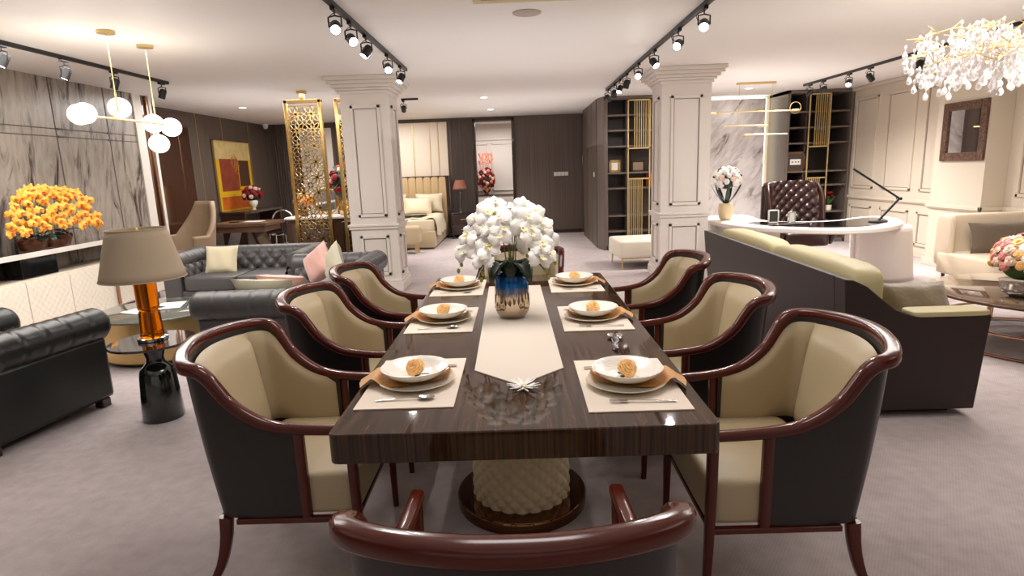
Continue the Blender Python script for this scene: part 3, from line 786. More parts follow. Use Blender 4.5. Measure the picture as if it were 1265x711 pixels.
# ---------------------------------------------------------------- orchids
def orchid_mesh(name, pm, lm, s):
    """blossom facing +z at origin; petals and lip in two materials"""
    mb = MB(); I = Matrix.Identity(4)
    for a in (0, PI): petal(mb, I, 0.040 * s, 0.050 * s, -0.008 * s, 0.010 * s, a, 5, 5)
    for a in (PI / 2, PI * 1.2, PI * 1.8): petal(mb, Matrix.Translation((0, 0, -0.002 * s)), 0.040 * s, 0.030 * s, -0.010 * s, 0.006 * s, a, 3, 5)
    mb.mi = 1
    for a in (-PI / 2, -PI / 2 - 0.8, -PI / 2 + 0.8): petal(mb, Matrix.Translation((0, 0, 0.006 * s)), 0.015 * s, 0.010 * s, 0.008 * s, 0.006 * s, a, 3, 3)
    mb.ball((0, 0, 0.008 * s), 0.004 * s, (1, 1, 1.3), 6, 5)
    return mb
def orchid(name, label, loc, stems, scale, mats, bloom_pts, leaves, jitter_seed, bloom_size, bud_pts):
    random.seed(jitter_seed)
    t = thing(name, label, 'orchid', loc)
    for st in stems: MB().tube(spline(st, 14), [0.0035] * 14, 6).build('stem', 'stem_green', t)
    base = None
    for (p, n) in bloom_pts:
        if base is None:
            base = orchid_mesh('b', mats[0], mats[1], bloom_size).build('blossom', mats, t, smooth=70)
            o = base
        else:
            o = base.copy(); COL.objects.link(o); o.parent = t
        sc = random.uniform(0.85, 1.12)
        q = Vector(n).normalized().to_track_quat('Z', 'Y').to_matrix().to_4x4()
        o.matrix_local = Matrix.Translation(Vector(p)) @ q @ Matrix.Rotation(random.uniform(-0.6, 0.6), 4, 'Z') @ Matrix.Diagonal((sc, sc, sc, 1))
    for p in bud_pts: MB().ball(p, 0.011, (0.85, 0.85, 1.25), 8, 6).build('bud', 'bud_green', t)
    for (a, L, W, up, z) in leaves:
        mb = MB()
        def fn(u, v):
            x = L * v; w = W * math.sin(PI * (0.1 + 0.87 * v)) ** 0.7 * (2 * u - 1) / 2
            zz = z + up * v - (up * 0.9 + 0.02) * v * v * v + 0.25 * abs(w)
            return (x * math.cos(a) - w * math.sin(a), x * math.sin(a) + w * math.cos(a), zz)
        mb.grid(fn, 5, 9)
        o = mb.build('leaf', 'leaf_dark', t)
        md = o.modifiers.new('thick', 'SOLIDIFY'); md.thickness = 0.003
    return t
VX, VY = -0.045, 3.08
v = MB().lathe([(0.055, 0.0), (0.066, 0.003), (0.084, 0.03), (0.090, 0.05), (0.089, 0.09), (0.086, 0.17), (0.084, 0.222), (0.080, 0.226), (0.077, 0.22), (0.080, 0.1), (0.07, 0.04), (0.01, 0.03)], (0, 0, 0), 64, flute=16, fl=0.022).build('vase', 'vase_ombre', smooth=60)
v.location = (VX, VY, TT + 0.004)
tag(v, 'ribbed mirrored vase, blue above and silver below, on the table runner', 'vase')
random.seed(5)
bl = []; stems = []; buds = []
# arching sprays: control points in the picture plane with some depth
sprays = [[(-0.02, 0, 0.06), (-0.03, 0.0, 0.28), (-0.08, -0.01, 0.42), (-0.17, -0.03, 0.42), (-0.24, -0.05, 0.33), (-0.27, -0.06, 0.22)],
          [(0.0, 0.01, 0.06), (-0.01, 0.02, 0.30), (-0.03, 0.03, 0.46), (-0.10, 0.04, 0.46), (-0.15, 0.03, 0.36), (-0.17, 0.0, 0.24)],
          [(0.02, 0.0, 0.06), (0.03, 0.01, 0.30), (0.06, 0.02, 0.46), (0.13, 0.03, 0.44), (0.20, 0.0, 0.36), (0.23, -0.02, 0.24)],
          [(0.01, -0.02, 0.06), (0.02, -0.03, 0.30), (0.05, -0.05, 0.42), (0.12, -0.08, 0.38), (0.17, -0.10, 0.28), (0.19, -0.11, 0.18)],
          [(-0.01, -0.01, 0.06), (0.0, -0.02, 0.30), (-0.02, -0.06, 0.42), (-0.08, -0.10, 0.38), (-0.13, -0.12, 0.28), (-0.15, -0.12, 0.18)],
          [(0.0, 0.02, 0.06), (0.01, 0.04, 0.30), (0.02, 0.08, 0.44), (0.05, 0.14, 0.42), (0.08, 0.18, 0.34), (0.09, 0.20, 0.25)]]
for sp in sprays:
    stems.append(sp)
    S = spline(sp, 31)
    for k in range(8):
        i = int(13 + k * 16.5 / 8); p = S[i]
        sd = 1 if k % 2 else -1
        off = Vector((random.uniform(-0.02, 0.02), -0.03 + 0.03 * sd * 0.6, 0.028 * sd))
        q = p + off
        bl.append((tuple(q), (q.x * 1.2 + random.uniform(-.3, .3), -0.75 + random.uniform(-.25, .35), 0.35 + random.uniform(-.2, .4))))
    e = S[30]
    buds += [(e.x, e.y, e.z - 0.015), (e.x * 1.06, e.y - 0.01, e.z - 0.045)]
for k in range(18):
    a = random.uniform(0, 2 * PI)
    bl.append(((0.10 * math.cos(a), 0.02 + 0.08 * math.sin(a), 0.44 + random.uniform(-0.02, 0.03)), (math.cos(a) * 0.5, -0.6, 0.7)))
leaves = [(-2.3, 0.15, 0.13, 0.24, 0.20), (-0.9, 0.15, 0.13, 0.23, 0.20), (2.9, 0.19, 0.12, 0.20, 0.20), (0.2, 0.19, 0.12, 0.20, 0.20), (-1.6, 0.08, 0.12, 0.24, 0.20), (1.2, 0.15, 0.12, 0.22, 0.20), (2.1, 0.15, 0.12, 0.22, 0.20)]
bl = [((a * 0.93, b, c + 0.07 + 0.12 * max(0, c - 0.3) + 0.40 * max(0, 0.3 - c)), n) for (a, b, c), n in bl]; buds = [(a * 0.93, b, c + 0.09) for a, b, c in buds]
stems = [[(a * 0.93, b, c + (0.07 + 0.12 * max(0, c - 0.3) if c > 0.1 else 0)) for a, b, c in s_] for s_ in stems]
orchid('white_orchid', 'white moth orchids arching out of the blue and silver vase on the dining table', (VX, VY, TT + 0.004), stems, 1, ['petal_white', 'petal_lip'], bl, leaves, 7, 1.5, buds)

# ================================================================ CHESTERFIELDS (local: faces -y, origin floor centre)
def chesterfield(label, cat, loc, rz, W, D, Ht, leather, cushions, arm_w=0.24, skirt=True, group=None):
    t = thing('chesterfield_' + cat.replace(' ', '_'), label, cat, loc, rz, group)
    R = 0.115
    # base
    MB().bb((-W / 2 + 0.06, -D / 2 + 0.05, 0.05), (W / 2 - 0.06, D / 2 - 0.05, 0.27)).build('base', leather, t, bevel=0.02)
    for sx in (-1, 1):
        for sy in (-1, 1):
            MB().box((sx * (W / 2 - 0.09), sy * (D / 2 - 0.09), 0.03), (0.07, 0.07, 0.06)).build('foot', 'dark_wood', t, bevel=0.006)
    def pleat(s_, L, gap):
        d = (s_ * L + gap / 2) % gap - gap / 2
        return 1 - 0.08 * math.exp(-(d / 0.012) ** 2) + 0.012 * math.cos(2 * PI * d / gap)
    for s in (-1, 1):
        mb = MB()
        x0 = s * (W / 2 - arm_w)
        mb.bb((min(s * (W / 2 - 0.045), x0), -D / 2 + 0.02, 0.06), (max(s * (W / 2 - 0.045), x0), D / 2 - 0.06, Ht - 2 * R + 0.03))
        o = mb.build('arm', leather, t, bevel=0.025)
        # the scroll on top
        xc = s * (W / 2 - R); L = D - 0.06
        mb = MB(); n = 60
        def fn(u, v):
            y = -D / 2 + u * L
            e = 1.0 if 0.0 < u < 1.0 else 0.93
            r = R * e * pleat(u, L, 0.155)
            if u <= 0.02: r = R * (0.90 + 0.1 * u / 0.02)
            a = 2 * PI * v
            return (xc + r * math.cos(a), y, Ht - R + r * math.sin(a))
        mb.grid(fn, n + 1, 24, cv=True, cap=True)
        mb.build('arm_roll', leather, t, smooth=60)
        mb = MB().lathe([(R * 0.82, 0), (R * 0.86, 0.008), (R * 0.70, 0.014), (R * 0.4, 0.012), (0.02, 0.02)], (0, 0, 0), 24)
        mb.v = [(a + xc, -D / 2 - c, b + Ht - R) for a, b, c in mb.v]
        mb.build('scroll_disc', leather, t)
        # tufted inner arm face
        mb = MB()
        y0, y1, z0, z1 = -D / 2 + 0.05, D / 2 - 0.22, 0.42, Ht - R - 0.02
        def tf(u, v):
            yy = y0 + (y1 - y0) * u; zz = z0 + (z1 - z0) * v
            a = (yy) / 0.16; b = (zz - z0) / 0.16
            q = (abs(math.sin(PI * (a + b) / 1)) * abs(math.sin(PI * (a - b) / 1))) ** 0.4
            lean = 0.05 * v * v
            return (x0 - s * (0.012 + 0.03 * q) + s * lean * 1.0, yy, zz)
        mb.grid(tf, 40, 17)
        mb.build('arm_tufting', leather, t, smooth=80)
    # backrest
    mb = MB().bb((-W / 2 + 0.05, D / 2 - 0.22, 0.06), (W / 2 - 0.05, D / 2 - 0.045, Ht - 2 * R + 0.03))
    mb.build('backrest', leather, t, bevel=0.02)
    mb = MB(); yc = D / 2 - R; L = W - 0.02; n = int(L / 0.02)
    def fn(u, v):
        x = -W / 2 + 0.01 + u * L
        r = R * pleat(u - 0.5, L, 0.165); a = 2 * PI * v
        if u in (0.0, 1.0): r *= 0.9
        return (x, yc + r * math.cos(a), Ht - R + 0.002 + r * math.sin(a))
    mb.grid(fn, n + 1, 24, cv=True, cap=True)
    mb.build('back_roll', leather, t, smooth=60)
    mb = MB()
    x0, x1, z0, z1 = -W / 2 + arm_w - 0.02, W / 2 - arm_w + 0.02, 0.40, Ht - 0.06
    yb = D / 2 - 0.22
    def tf(u, v):
        xx = x0 + (x1 - x0) * u; zz = z0 + (z1 - z0) * v
        a = xx / 0.16; b = (zz - z0) / 0.17
        q = (abs(math.sin(PI * (a + b))) * abs(math.sin(PI * (a - b)))) ** 0.4
        return (xx, yb - 0.055 * q + 0.06 * v ** 3 - 0.02, zz)
    mb.grid(tf, max(40, int((x1 - x0) / 0.02)), 23)
    mb.build('back_tufting', leather, t, smooth=80)
    bt = MB()
    for i in range(int(-(x1 - x0) / 0.16), int((x1 - x0) / 0.16) + 1):
        for j in range(0, 5):
            xx = i * 0.08; zz = z0 + j * 0.085
            if (i + j) % 2 == 0 and x0 < xx < x1 and zz < z1 - 0.02 and j > 0:
                v = (zz - z0) / (z1 - z0); bt.ball((xx, yb + 0.06 * v ** 3 - 0.027, zz), 0.011, (1, 0.6, 1), 8, 5)
    bt.build('tufting_buttons', leather, t)
    w1 = (W - 2 * arm_w) / cushions
    for k in range(cushions):
        xc = -W / 2 + arm_w + w1 * (k + 0.5)
        MB().cushion((xc, -0.08, 0.345), (w1 - 0.006, D - 0.24, 0.17), 0.2, 12, 12).build('seat_cushion', leather, t, smooth=60)
    return t
chesterfield('near-black chesterfield armchair at the far left, cut off by the edge of the photo', 'armchair', (-3.40, 3.63, 0), PI - 0.17, 0.98, 0.95, 0.69, 'leather_green_black', 1)
chesterfield('grey leather chesterfield sofa facing the dining table with one cream pillow on it', 'sofa', (-3.27, 7.18, 0), 0.0, 1.72, 0.95, 0.70, 'leather_grey', 2)
chesterfield('grey chesterfield sofa with its back to the dining chairs, heaped with pillows', 'sofa', (-1.98, 5.52, 0), -PI / 2, 2.30, 1.02, 0.69, 'leather_grey', 2)

def pillow(label, loc, size, t, nrm, spin, m, name='throw_pillow', cat='pillow', group=None):
    M = orient(nrm, loc, spin)
    mb = MB().pillow(size[0], size[1], t, M)
    o = mb.build(name, m, smooth=60)
    # put the origin at the pillow
    o.data.transform(Matrix.Translation(-Vector(loc))); o.location = loc
    return tag(o, label, cat, group)
pillow('square cream pillow leaning on the back of the far grey sofa', (-3.60, 7.17, 0.57), (0.40, 0.35), 0.13, (0, -1, 0.35), 0.0, 'pillow_cream')
pillow('pink satin pillow standing on its corner at the far end of the sofa', (-2.13, 6.28, 0.60), (0.38, 0.38), 0.15, (-0.6, -0.9, 0.25), 0.6, 'pillow_pink')
pillow('sage grey pillow leaning behind the standing pink pillow', (-1.93, 6.15, 0.62), (0.36, 0.36), 0.13, (-0.8, -0.7, 0.2), 0.7, 'pillow_sage')
pillow('sage cream pillow lying against the near arm of the sofa', (-2.04, 4.72, 0.59), (0.48, 0.36), 0.14, (0.0, 0.9, 0.55), 0.05, 'pillow_sage')
pillow('pink pillow lying flat behind the sage cream pillow', (-1.98, 4.98, 0.60), (0.42, 0.36), 0.12, (0.05, 0.75, 0.75), 0.1, 'pillow_pink')

# ---------------------------------------------------------------- side table and lamp
st = thing('side_table', 'round black marble side table on a dark glass bell foot', 'side table', (-2.385, 3.72, 0))
MB().lathe([(0.24, 0), (0.253, 0.003), (0.255, 0.012), (0.25, 0.018)], (0, 0, 0.507), 48).build('table_top', 'black_marble', st)
MB().lathe([(0.125, 0), (0.128, 0.01), (0.122, 0.1), (0.108, 0.30), (0.100, 0.335), (0.075, 0.36), (0.055, 0.385), (0.052, 0.41), (0.062, 0.45), (0.068, 0.49), (0.07, 0.507)], (0, 0, 0), 14).build('foot', 'bottle_glass', st, smooth=50)
tl = thing('table_lamp', 'table lamp with amber glass body and tapered pale fabric shade on the black side table', 'lamp', (-2.39, 3.74, 0.525))
MB().lathe([(0.085, 0), (0.09, 0.004), (0.09, 0.02), (0.08, 0.026)], (0, 0, 0), 32).build('base', 'chrome', tl)
MB().lathe([(0.066, 0.026), (0.07, 0.03), (0.066, 0.10), (0.062, 0.18), (0.060, 0.19), (0.052, 0.197), (0.060, 0.204), (0.063, 0.215), (0.066, 0.36), (0.068, 0.42), (0.03, 0.43)], (0, 0, 0), 14, capb=False, capt=False).build('glass_body', 'amber_glass', tl, smooth=40)
MB().cyl((0, 0, 0.02), (0, 0, 0.66), 0.007).build('stem', 'bronze_mirror', tl)
def shade(name, r0, r1, z0, z1, m, parent, sx=1.0, sy=1.0):
    mb = MB()
    mb.grid(lambda u, v: (sx * (r0 + (r1 - r0) * v) * math.cos(2 * PI * u), sy * (r0 + (r1 - r0) * v) * math.sin(2 * PI * u), z0 + (z1 - z0) * v), 48, 8, cu=True)
    o = mb.build(name, m, parent, smooth=80)
    md = o.modifiers.new('thick', 'SOLIDIFY'); md.thickness = 0.004
    tr = MB()
    for r, z in ((r0, z0), (r1, z1)): tr.tube([(sx * r * math.cos(a * PI / 24), sy * r * math.sin(a * PI / 24), z) for a in range(48)], 0.0035, 6, closed=True)
    tr.build('shade_trim', m, o)
    return o
shade('lamp_shade', 0.246, 0.168, 0.405, 0.715, 'linen_shade', tl)
MB().tube([(-0.168, 0, 0.70), (0.168, 0, 0.70)], 0.003, 6).tube([(0, -0.168, 0.70), (0, 0.168, 0.70)], 0.003, 6).lathe([(0.012, 0), (0.014, 0.01), (0.008, 0.025)], (0, 0, 0.70), 12).build('spider', 'brass', tl)

# ---------------------------------------------------------------- round coffee table on the left, with papers
ct = thing('coffee_table', 'round glass-topped coffee table with a brass drum body, behind the amber lamp', 'coffee table', (-3.25, 5.22, 0))
MB().lathe([(0.52, 0), (0.525, 0.004), (0.525, 0.012), (0.52, 0.016)], (0, 0, 0.392), 64).build('table_top', 'table_glass', ct)
MB().lathe([(0.44, 0.03), (0.45, 0.04), (0.45, 0.385), (0.44, 0.392)], (0, 0, 0), 64).build('drum', 'gold_satin', ct)
MB().lathe([(0.41, 0.0), (0.41, 0.03)], (0, 0, 0), 48).build('base', 'dark_wood', ct)
for i, (dx, dy, rz_) in enumerate(((0.06, 0.1, 0.3), (-0.1, -0.05, -0.4))):
    tag(MB().box((-3.25 + dx, 5.22 + dy, 0.408 + 0.006 + i * 0.0), (0.21, 0.29, 0.010), rz_).build('magazine', 'paper_white', bevel=0.002), ('white magazine on the glass coffee table, on the side towards the sofas', 'white magazine on the glass coffee table, on the side towards the cabinet')[i], 'magazine', 'magazines on the glass coffee table')
tl_ = thing('tissue_box', 'small clear acrylic box standing on the glass coffee table', 'box', (-2.98, 5.36, 0.410), 0.2)
MB().bb((-0.06, -0.04, 0), (0.06, 0.04, 0.075)).build('box', 'clear_glass', tl_, bevel=0.004)

# ---------------------------------------------------------------- quilted media cabinet with a floating dark shelf
cab = thing('media_cabinet', 'long low cream quilted cabinet with vertical brass handles along the marble wall', 'cabinet', (-4.93, 5.6, 0))
MB().bb((-0.20, -2.6, 0.09), (0.155, 2.35, 0.63)).build('body', 'wall_paint', cab, bevel=0.004)
MB().bb((-0.18, -2.5, 0), (0.10, 2.25, 0.09)).build('plinth', 'dark_wood', cab)
def quilt_panel(y0, y1, z0, z1, X, m, parent, name):
    mb = MB(); ny = int((y1 - y0) / 0.013); nz_ = int((z1 - z0) / 0.013)
    def fn(u, v):
        y = y0 + (y1 - y0) * u; z = z0 + (z1 - z0) * v
        a = y / 0.078; b = z / 0.078
        q = (abs(math.sin(PI * (a + b))) * abs(math.sin(PI * (a - b)))) ** 0.5
        return (X + 0.006 * q, y, z)
    mb.grid(fn, ny, nz_)
    mb.bb((X - 0.02, y0, z0), (X - 0.001, y1, z1))
    return mb.build(name, m, parent, smooth=50)
ys = [-2.58, -1.70, -0.82, 0.06 + 0.54, 1.48, 2.33]
ys = [-2.6, -1.70, -0.70, 0.04, 0.61, 1.28, 2.33]
for i in range(len(ys) - 1):
    d = quilt_panel(ys[i] + 0.004, ys[i + 1] - 0.004, 0.11, 0.615, 0.177, 'fabric_cream', cab, 'door')
    if i in (1, 2, 4, 5):
        y = ys[i] + 0.03 if i % 2 == 0 else ys[i] + 0.03
        if i in (2, 5): MB().bb((0.18, y - 0.017, 0.12), (0.205, y + 0.017, 0.61)).build('door_handle', 'rose_gold', d, bevel=0.004)
sh = thing('display_shelf', 'dark glossy display shelf with a white front edge above the cream cabinet', 'shelf', (-4.93, 5.6, 0.84))
MB().bb((-0.22, -2.6, 0.0), (0.16, 2.1, 0.045)).build('shelf_board', 'brown_gloss', sh, bevel=0.002)
MB().bb((0.16, -2.6, 0.0), (0.178, 2.1, 0.05)).build('shelf_edge', 'white_paint', sh, bevel=0.002)
MB().bb((-0.2, 0.12, -0.208), (0.10, 0.58, 0.0)).build('support_block', 'black_gloss', sh, bevel=0.003)
# yellow orchids in a brown wooden trough
random.seed(21)
bl = []; stems = []; lv = []
for k in range(10):
    yb = -0.34 + 0.075 * k; f = (k - 4.5) / 4.5
    up = 0.52 + 0.07 * math.cos(f * 1.4) + random.uniform(-0.03, 0.03)
    sp = [(0, yb * 0.6, 0.08), (0.0, yb * 0.75, up * 0.75), (0.05, yb * 1.0 + 0.02, up), (0.10, yb * 1.15 + 0.07 * f + 0.03, up - 0.06), (0.15, yb * 1.3 + 0.12 * f, up - 0.22 - 0.08 * (k % 2)), (0.17, yb * 1.35 + 0.13 * f, up - 0.33 - 0.06 * (k % 2))]
    stems.append(sp); S = spline(sp, 31)
    for j in range(9):
        p = S[min(30, int(13 + j * 2.1))]; sd = 1 if j % 2 else -1
        q = p + Vector((0.02 + random.uniform(-.015, .02), 0.03 * sd + random.uniform(-.01, .01), random.uniform(-.012, .012)))
        bl.append((tuple(q), (1.0, random.uniform(-0.8, 0.2), random.uniform(-.1, .5))))
for k in range(9): lv.append((random.uniform(-1.2, 1.2) + (PI if k % 4 == 0 else 0) , 0.22, 0.07, 0.10, 0.09))
yo = orchid('yellow_orchid', 'mass of yellow and orange moth orchids on the dark shelf by the marble wall', (-4.90, 6.16, 0.895), stems, 1, ['petal_yellow', 'petal_red_lip'], bl, lv, 4, 1.30, [])
for sgn, yy in ((0, -0.16), (1, 0.17)):
    mb = MB()
    def fn(u, v):
        a = 2 * PI * u; r = 0.75 + 0.25 * v + 0.04 * math.sin(3 * a) * v
        return (0.10 * r * math.cos(a), yy + 0.19 * r * math.sin(a), 0.105 * v + 0.018 * math.sin(5 * a + yy * 9) * v)
    mb.grid(fn, 32, 6, cu=True)
    mb.lathe([(0.07, 0.0), (0.07, 0.06)], (0, yy, 0), 16)
    mb.build('trough', 'pot_brown', yo, smooth=60)
lm = MB()
for k in range(40):
    a = random.uniform(0, 2 * PI); petal(lm, Matrix.Translation((0.02, random.uniform(-0.32, 0.32), random.uniform(0.06, 0.16))), 0.13, 0.05, -0.05, 0.08, a, 3, 5)
lm.build('foliage', 'leaf_dark', yo, smooth=60)

# ---------------------------------------------------------------- globe pendants
def globe_pendant(label, loc, rod_x, globes, arms):
    t = thing('pendant_lamp', label, 'pendant light', loc, 0, 'globe pendants over the left sitting area')
    MB().lathe([(0.065, 0), (0.065, 0.022)], (0, 0, -0.022), 24).build('canopy', 'brass', t)
    MB().tube([(0, 0, -0.02), (0, 0, rod_x)], 0.0035, 6).build('cable', 'brass', t)
    MB().tube([arms[0], arms[1]], 0.009, 8).tube([(0, 0, rod_x), (0, 0, rod_x + 0.16)], 0.007, 8).build('arm', 'brass', t)
    for g_ in globes:
        o = MB().ball(g_, 0.085, (1, 1, 0.95), 24, 16).build('glass_globe', 'lamp_glass', t, smooth=80)
        z = -1 if g_[2] > arms[0][2] else 1
        j = MB(); 
        near = (max(min(g_[0], max(arms[0][0], arms[1][0])), min(arms[0][0], arms[1][0])), arms[0][1], arms[0][2])
        j.tube([near, g_], 0.012, 8).build('globe_socket', 'brass', t)
    return t
globe_pendant('brass pendant with three glowing glass globes, the left and nearer of the two', (-3.19, 5.0, 2.70), -0.62,
              [(-0.24, -0.05, -0.62), (-0.33, 0.02, -0.62), (-0.06, 0.12, -0.57)], ((-0.22, 0, -0.64), (0.22, 0.25, -0.70)))
globe_pendant('brass pendant with three glowing glass globes, the right and farther of the two', (-3.22, 5.56, 2.70), -0.62,
              [(-0.015, -0.02, -0.665), (0.12, 0.02, -0.70), (-0.0, 0.0, -0.84)], ((-0.12, 0, -0.70), (0.16, 0, -0.70)))
for p_ in ((-3.45, 5.0, 2.30), (-3.1, 5.4, 2.25)): point(p_, 3, 0.12)

# ---------------------------------------------------------------- tan chair, wood desk, painting, wall shelf
tc_ = thing('lounge_chair', 'tan leather wing chair behind the table lamp, back to the mirror strips', 'armchair', (-5.0, 9.0, 0), -0.5)
mb = MB()
def fn(u, v):
    a = -PI * 0.62 + PI * 1.24 * u + PI / 2
    f = abs(2 * u - 1)
    top = 1.20 - 0.50 * min(1, max(0, (f - 0.25) / 0.45)) ** 0.8
    z = 0.34 + (top - 0.34) * v; r = 0.36 + 0.08 * v
    return (r * math.cos(a), r * math.sin(a), z)
mb.grid(fn, 41, 12)
o = mb.build('shell', 'tan_leather', tc_, smooth=70); md = o.modifiers.new('thick', 'SOLIDIFY'); md.thickness = 0.07
MB().cushion((0, -0.05, 0.40), (0.62, 0.62, 0.16), 0.3).build('seat', 'tan_leather', tc_, smooth=60)
MB().cyl((0, 0, 0.02), (0, 0, 0.33), 0.03).build('pedestal', 'chrome', tc_); MB().lathe([(0.28, 0), (0.28, 0.012), (0.05, 0.03)], (0, 0, 0), 24).build('base', 'chrome', tc_)
wd = thing('writing_desk', 'slanted-leg wooden desk under the yellow painting', 'desk', (-4.88, 10.75, 0))
MB().prism([(-0.55, -0.42), (0.52, -0.38), (0.55, 0.40), (-0.45, 0.45)], 0.70, 0.76).build('desk_top', 'desk_wood', wd, bevel=0.008)
MB().bb((-0.50, -0.36, 0.60), (0.48, 0.36, 0.70)).build('drawer_box', 'desk_wood', wd, bevel=0.006)
for s in (-1, 1): MB().sweep([(s * 0.20, 0, 0.62), (s * 0.42, 0, 0.0)], 0.5, 0.06, 4, 8, up=(0, 0, 1)).build('leg', 'dark_wood', wd, smooth=0)
tag(MB().box((-5.02, 10.62, 0.767), (0.16, 0.10, 0.012), 0.3).build('notebook', 'black_gloss', bevel=0.003), 'small black notebook lying on the wooden desk', 'notebook')
tag(MB().box((-4.72, 10.75, 0.763), (0.34, 0.22, 0.004), -0.1).build('paper', 'paper_white', smooth=0), 'loose pale paper on the wooden desk', 'paper')
gc = thing('ghost_chair', 'clear acrylic round-back chair at the right end of the wooden desk', 'chair', (-4.55, 11.45, 0))
MB().tube([(0.2 * math.cos(a * PI / 12), 0.18, 0.90 + 0.2 * math.sin(a * PI / 12) - 0.2) for a in range(-2, 15)], 0.014, 8).build('backrest', 'chrome', gc)
MB().lathe([(0.2, 0), (0.21, 0.01), (0.2, 0.03)], (0, 0, 0.45), 24).build('seat', 'clear_glass', gc)
for s in (-1, 1):
    for q in (-1, 1): MB().cyl((s * 0.15, q * 0.15, 0.45), (s * 0.19, q * 0.19, 0), 0.013).build('leg', 'chrome', gc)
wsf = thing('wall_console', 'dark wooden console against the walnut wall under the painting', 'console', (-5.45, 12.3, 0))
MB().bb((-0.28, -0.75, 0.84), (0.22, 1.1, 0.89)).build('top', 'dark_wood', wsf, bevel=0.004)
for y in (-0.7, 1.05): MB().bb((-0.26, y - 0.03, 0), (0.2, y + 0.03, 0.84)).build('side_panel', 'dark_wood', wsf)
pt_ = thing('painting', 'large abstract painting in yellow, rust and umber on the left walnut wall', 'painting', (-5.735, 12.38, 1.575))
mb = MB(); Wd, Hd = 1.52, 1.34
def rect(y0, y1, z0, z1, d, mi):
    mb.mi = mi; mb.bb((0.0, (y0 - 0.5) * Wd, (0.5 - z1) * Hd), (d, (y1 - 0.5) * Wd, (0.5 - z0) * Hd))
rect(0, 1, 0, 1, 0.025, 0)
rect(0.0, 1.0, 0.0, 0.26, 0.0265, 1)
rect(0.10, 0.60, 0.25, 0.72, 0.027, 2)
rect(0.62, 0.93, 0.27, 0.66, 0.027, 3)
rect(0.06, 0.62, 0.80, 0.985, 0.027, 4); rect(0.62, 0.97, 0.70, 0.985, 0.0268, 4)
mb.build('canvas', ['canvas_yellow', 'canvas_cream', 'canvas_rust', 'canvas_umber', 'canvas_orange'], pt_, smooth=0)
mb = MB(); random.seed(3)
for k in range(7):
    cy_, cz_, r_ = random.uniform(-0.05, 0.12), random.uniform(0.05, 0.30), random.uniform(0.06, 0.17)
    mb.tube([(0.030, cy_ + r_ * math.cos(a / 3) * (1 - a / 60), cz_ + r_ * math.sin(a / 3) * (1.2 - a / 60)) for a in range(22)], 0.004, 5)
mb.build('line_drawing', 'canvas_line', pt_)
mb = MB()
for a, b in (((0, -0.775, -0.685), (0.035, -0.76, 0.685)), ((0, 0.76, -0.685), (0.035, 0.775, 0.685)), ((0, -0.775, 0.67), (0.035, 0.775, 0.685)), ((0, -0.775, -0.685), (0.035, 0.775, -0.67))): mb.bb(a, b)
mb.build('frame', 'gold_satin', pt_, smooth=0)

def bouquet(name, label, loc, R, mats, n, leaf_m, bloom_r, seed, vase=None, squash=1.0, cat='bouquet', fillers=True, low=-0.35):
    random.seed(seed)
    t = thing(name, label, cat, loc)
    zc = (vase[1] if vase else 0) + R * squash * 0.75
    if fillers:
        lf = MB()
        for k in range(int(n * 1.6)):
            d = Vector((random.gauss(0, 1), random.gauss(0, 1), random.gauss(0.1, 1))).normalized()
            if d.z < low: d.z = -d.z
            petal(lf, orient(d + Vector((random.uniform(-.5, .5), random.uniform(-.5, .5), 0)), (d.x * R * 0.72, d.y * R * 0.72, zc + d.z * R * squash * 0.72)), bloom_r * 1.7, bloom_r * 0.9, 0.0, bloom_r * 0.7, random.uniform(0, 6), 3, 4)
        lf.ball((0, 0, zc), R * 0.72, (1, 1, squash), 14, 10)
        lf.build('foliage', leaf_m, t, smooth=60)
    protos = {}
    ga = PI * (3 - 5 ** 0.5)
    for k in range(n):
        z = 1 - (1 - low) * (k + 0.5) / n; rr = math.sqrt(max(0, 1 - z * z)); a = k * ga
        d = Vector((rr * math.cos(a), rr * math.sin(a), z))
        m_ = mats[k % len(mats)]
        if m_ not in protos:
            o = rose(MB(), (0, 0, 0), bloom_r, (0, 0, 1), 4, 5).build('bloom', m_, t, smooth=70); protos[m_] = o
        else:
            o = protos[m_].copy(); COL.objects.link(o); o.parent = t
        sc = random.uniform(0.75, 1.15)
        q = d.to_track_quat('Z', 'Y').to_matrix().to_4x4()
        o.matrix_local = Matrix.Translation((d.x * R * 0.88, d.y * R * 0.88, zc + d.z * R * squash * 0.88)) @ q @ Matrix.Diagonal((sc, sc, sc, 1))
    if vase:
        MB().lathe(vase[0], (0, 0, 0), 24).build('vase', vase[2], t, smooth=60)
    return t
VASE1 = [(0.045, 0), (0.05, 0.008), (0.03, 0.02), (0.035, 0.05), (0.075, 0.10), (0.09, 0.16), (0.07, 0.20), (0.085, 0.22), (0.06, 0.20)]
bouquet('rose_bouquet', 'round bouquet of red and white roses in a small vase below the painting', (-5.35, 12.25, 0.89), 0.19, ['petal_red', 'petal_red', 'petal_blush'], 26, 'leaf_dark', 0.05, 3, (VASE1, 0.16, 'ceramic_plain'))

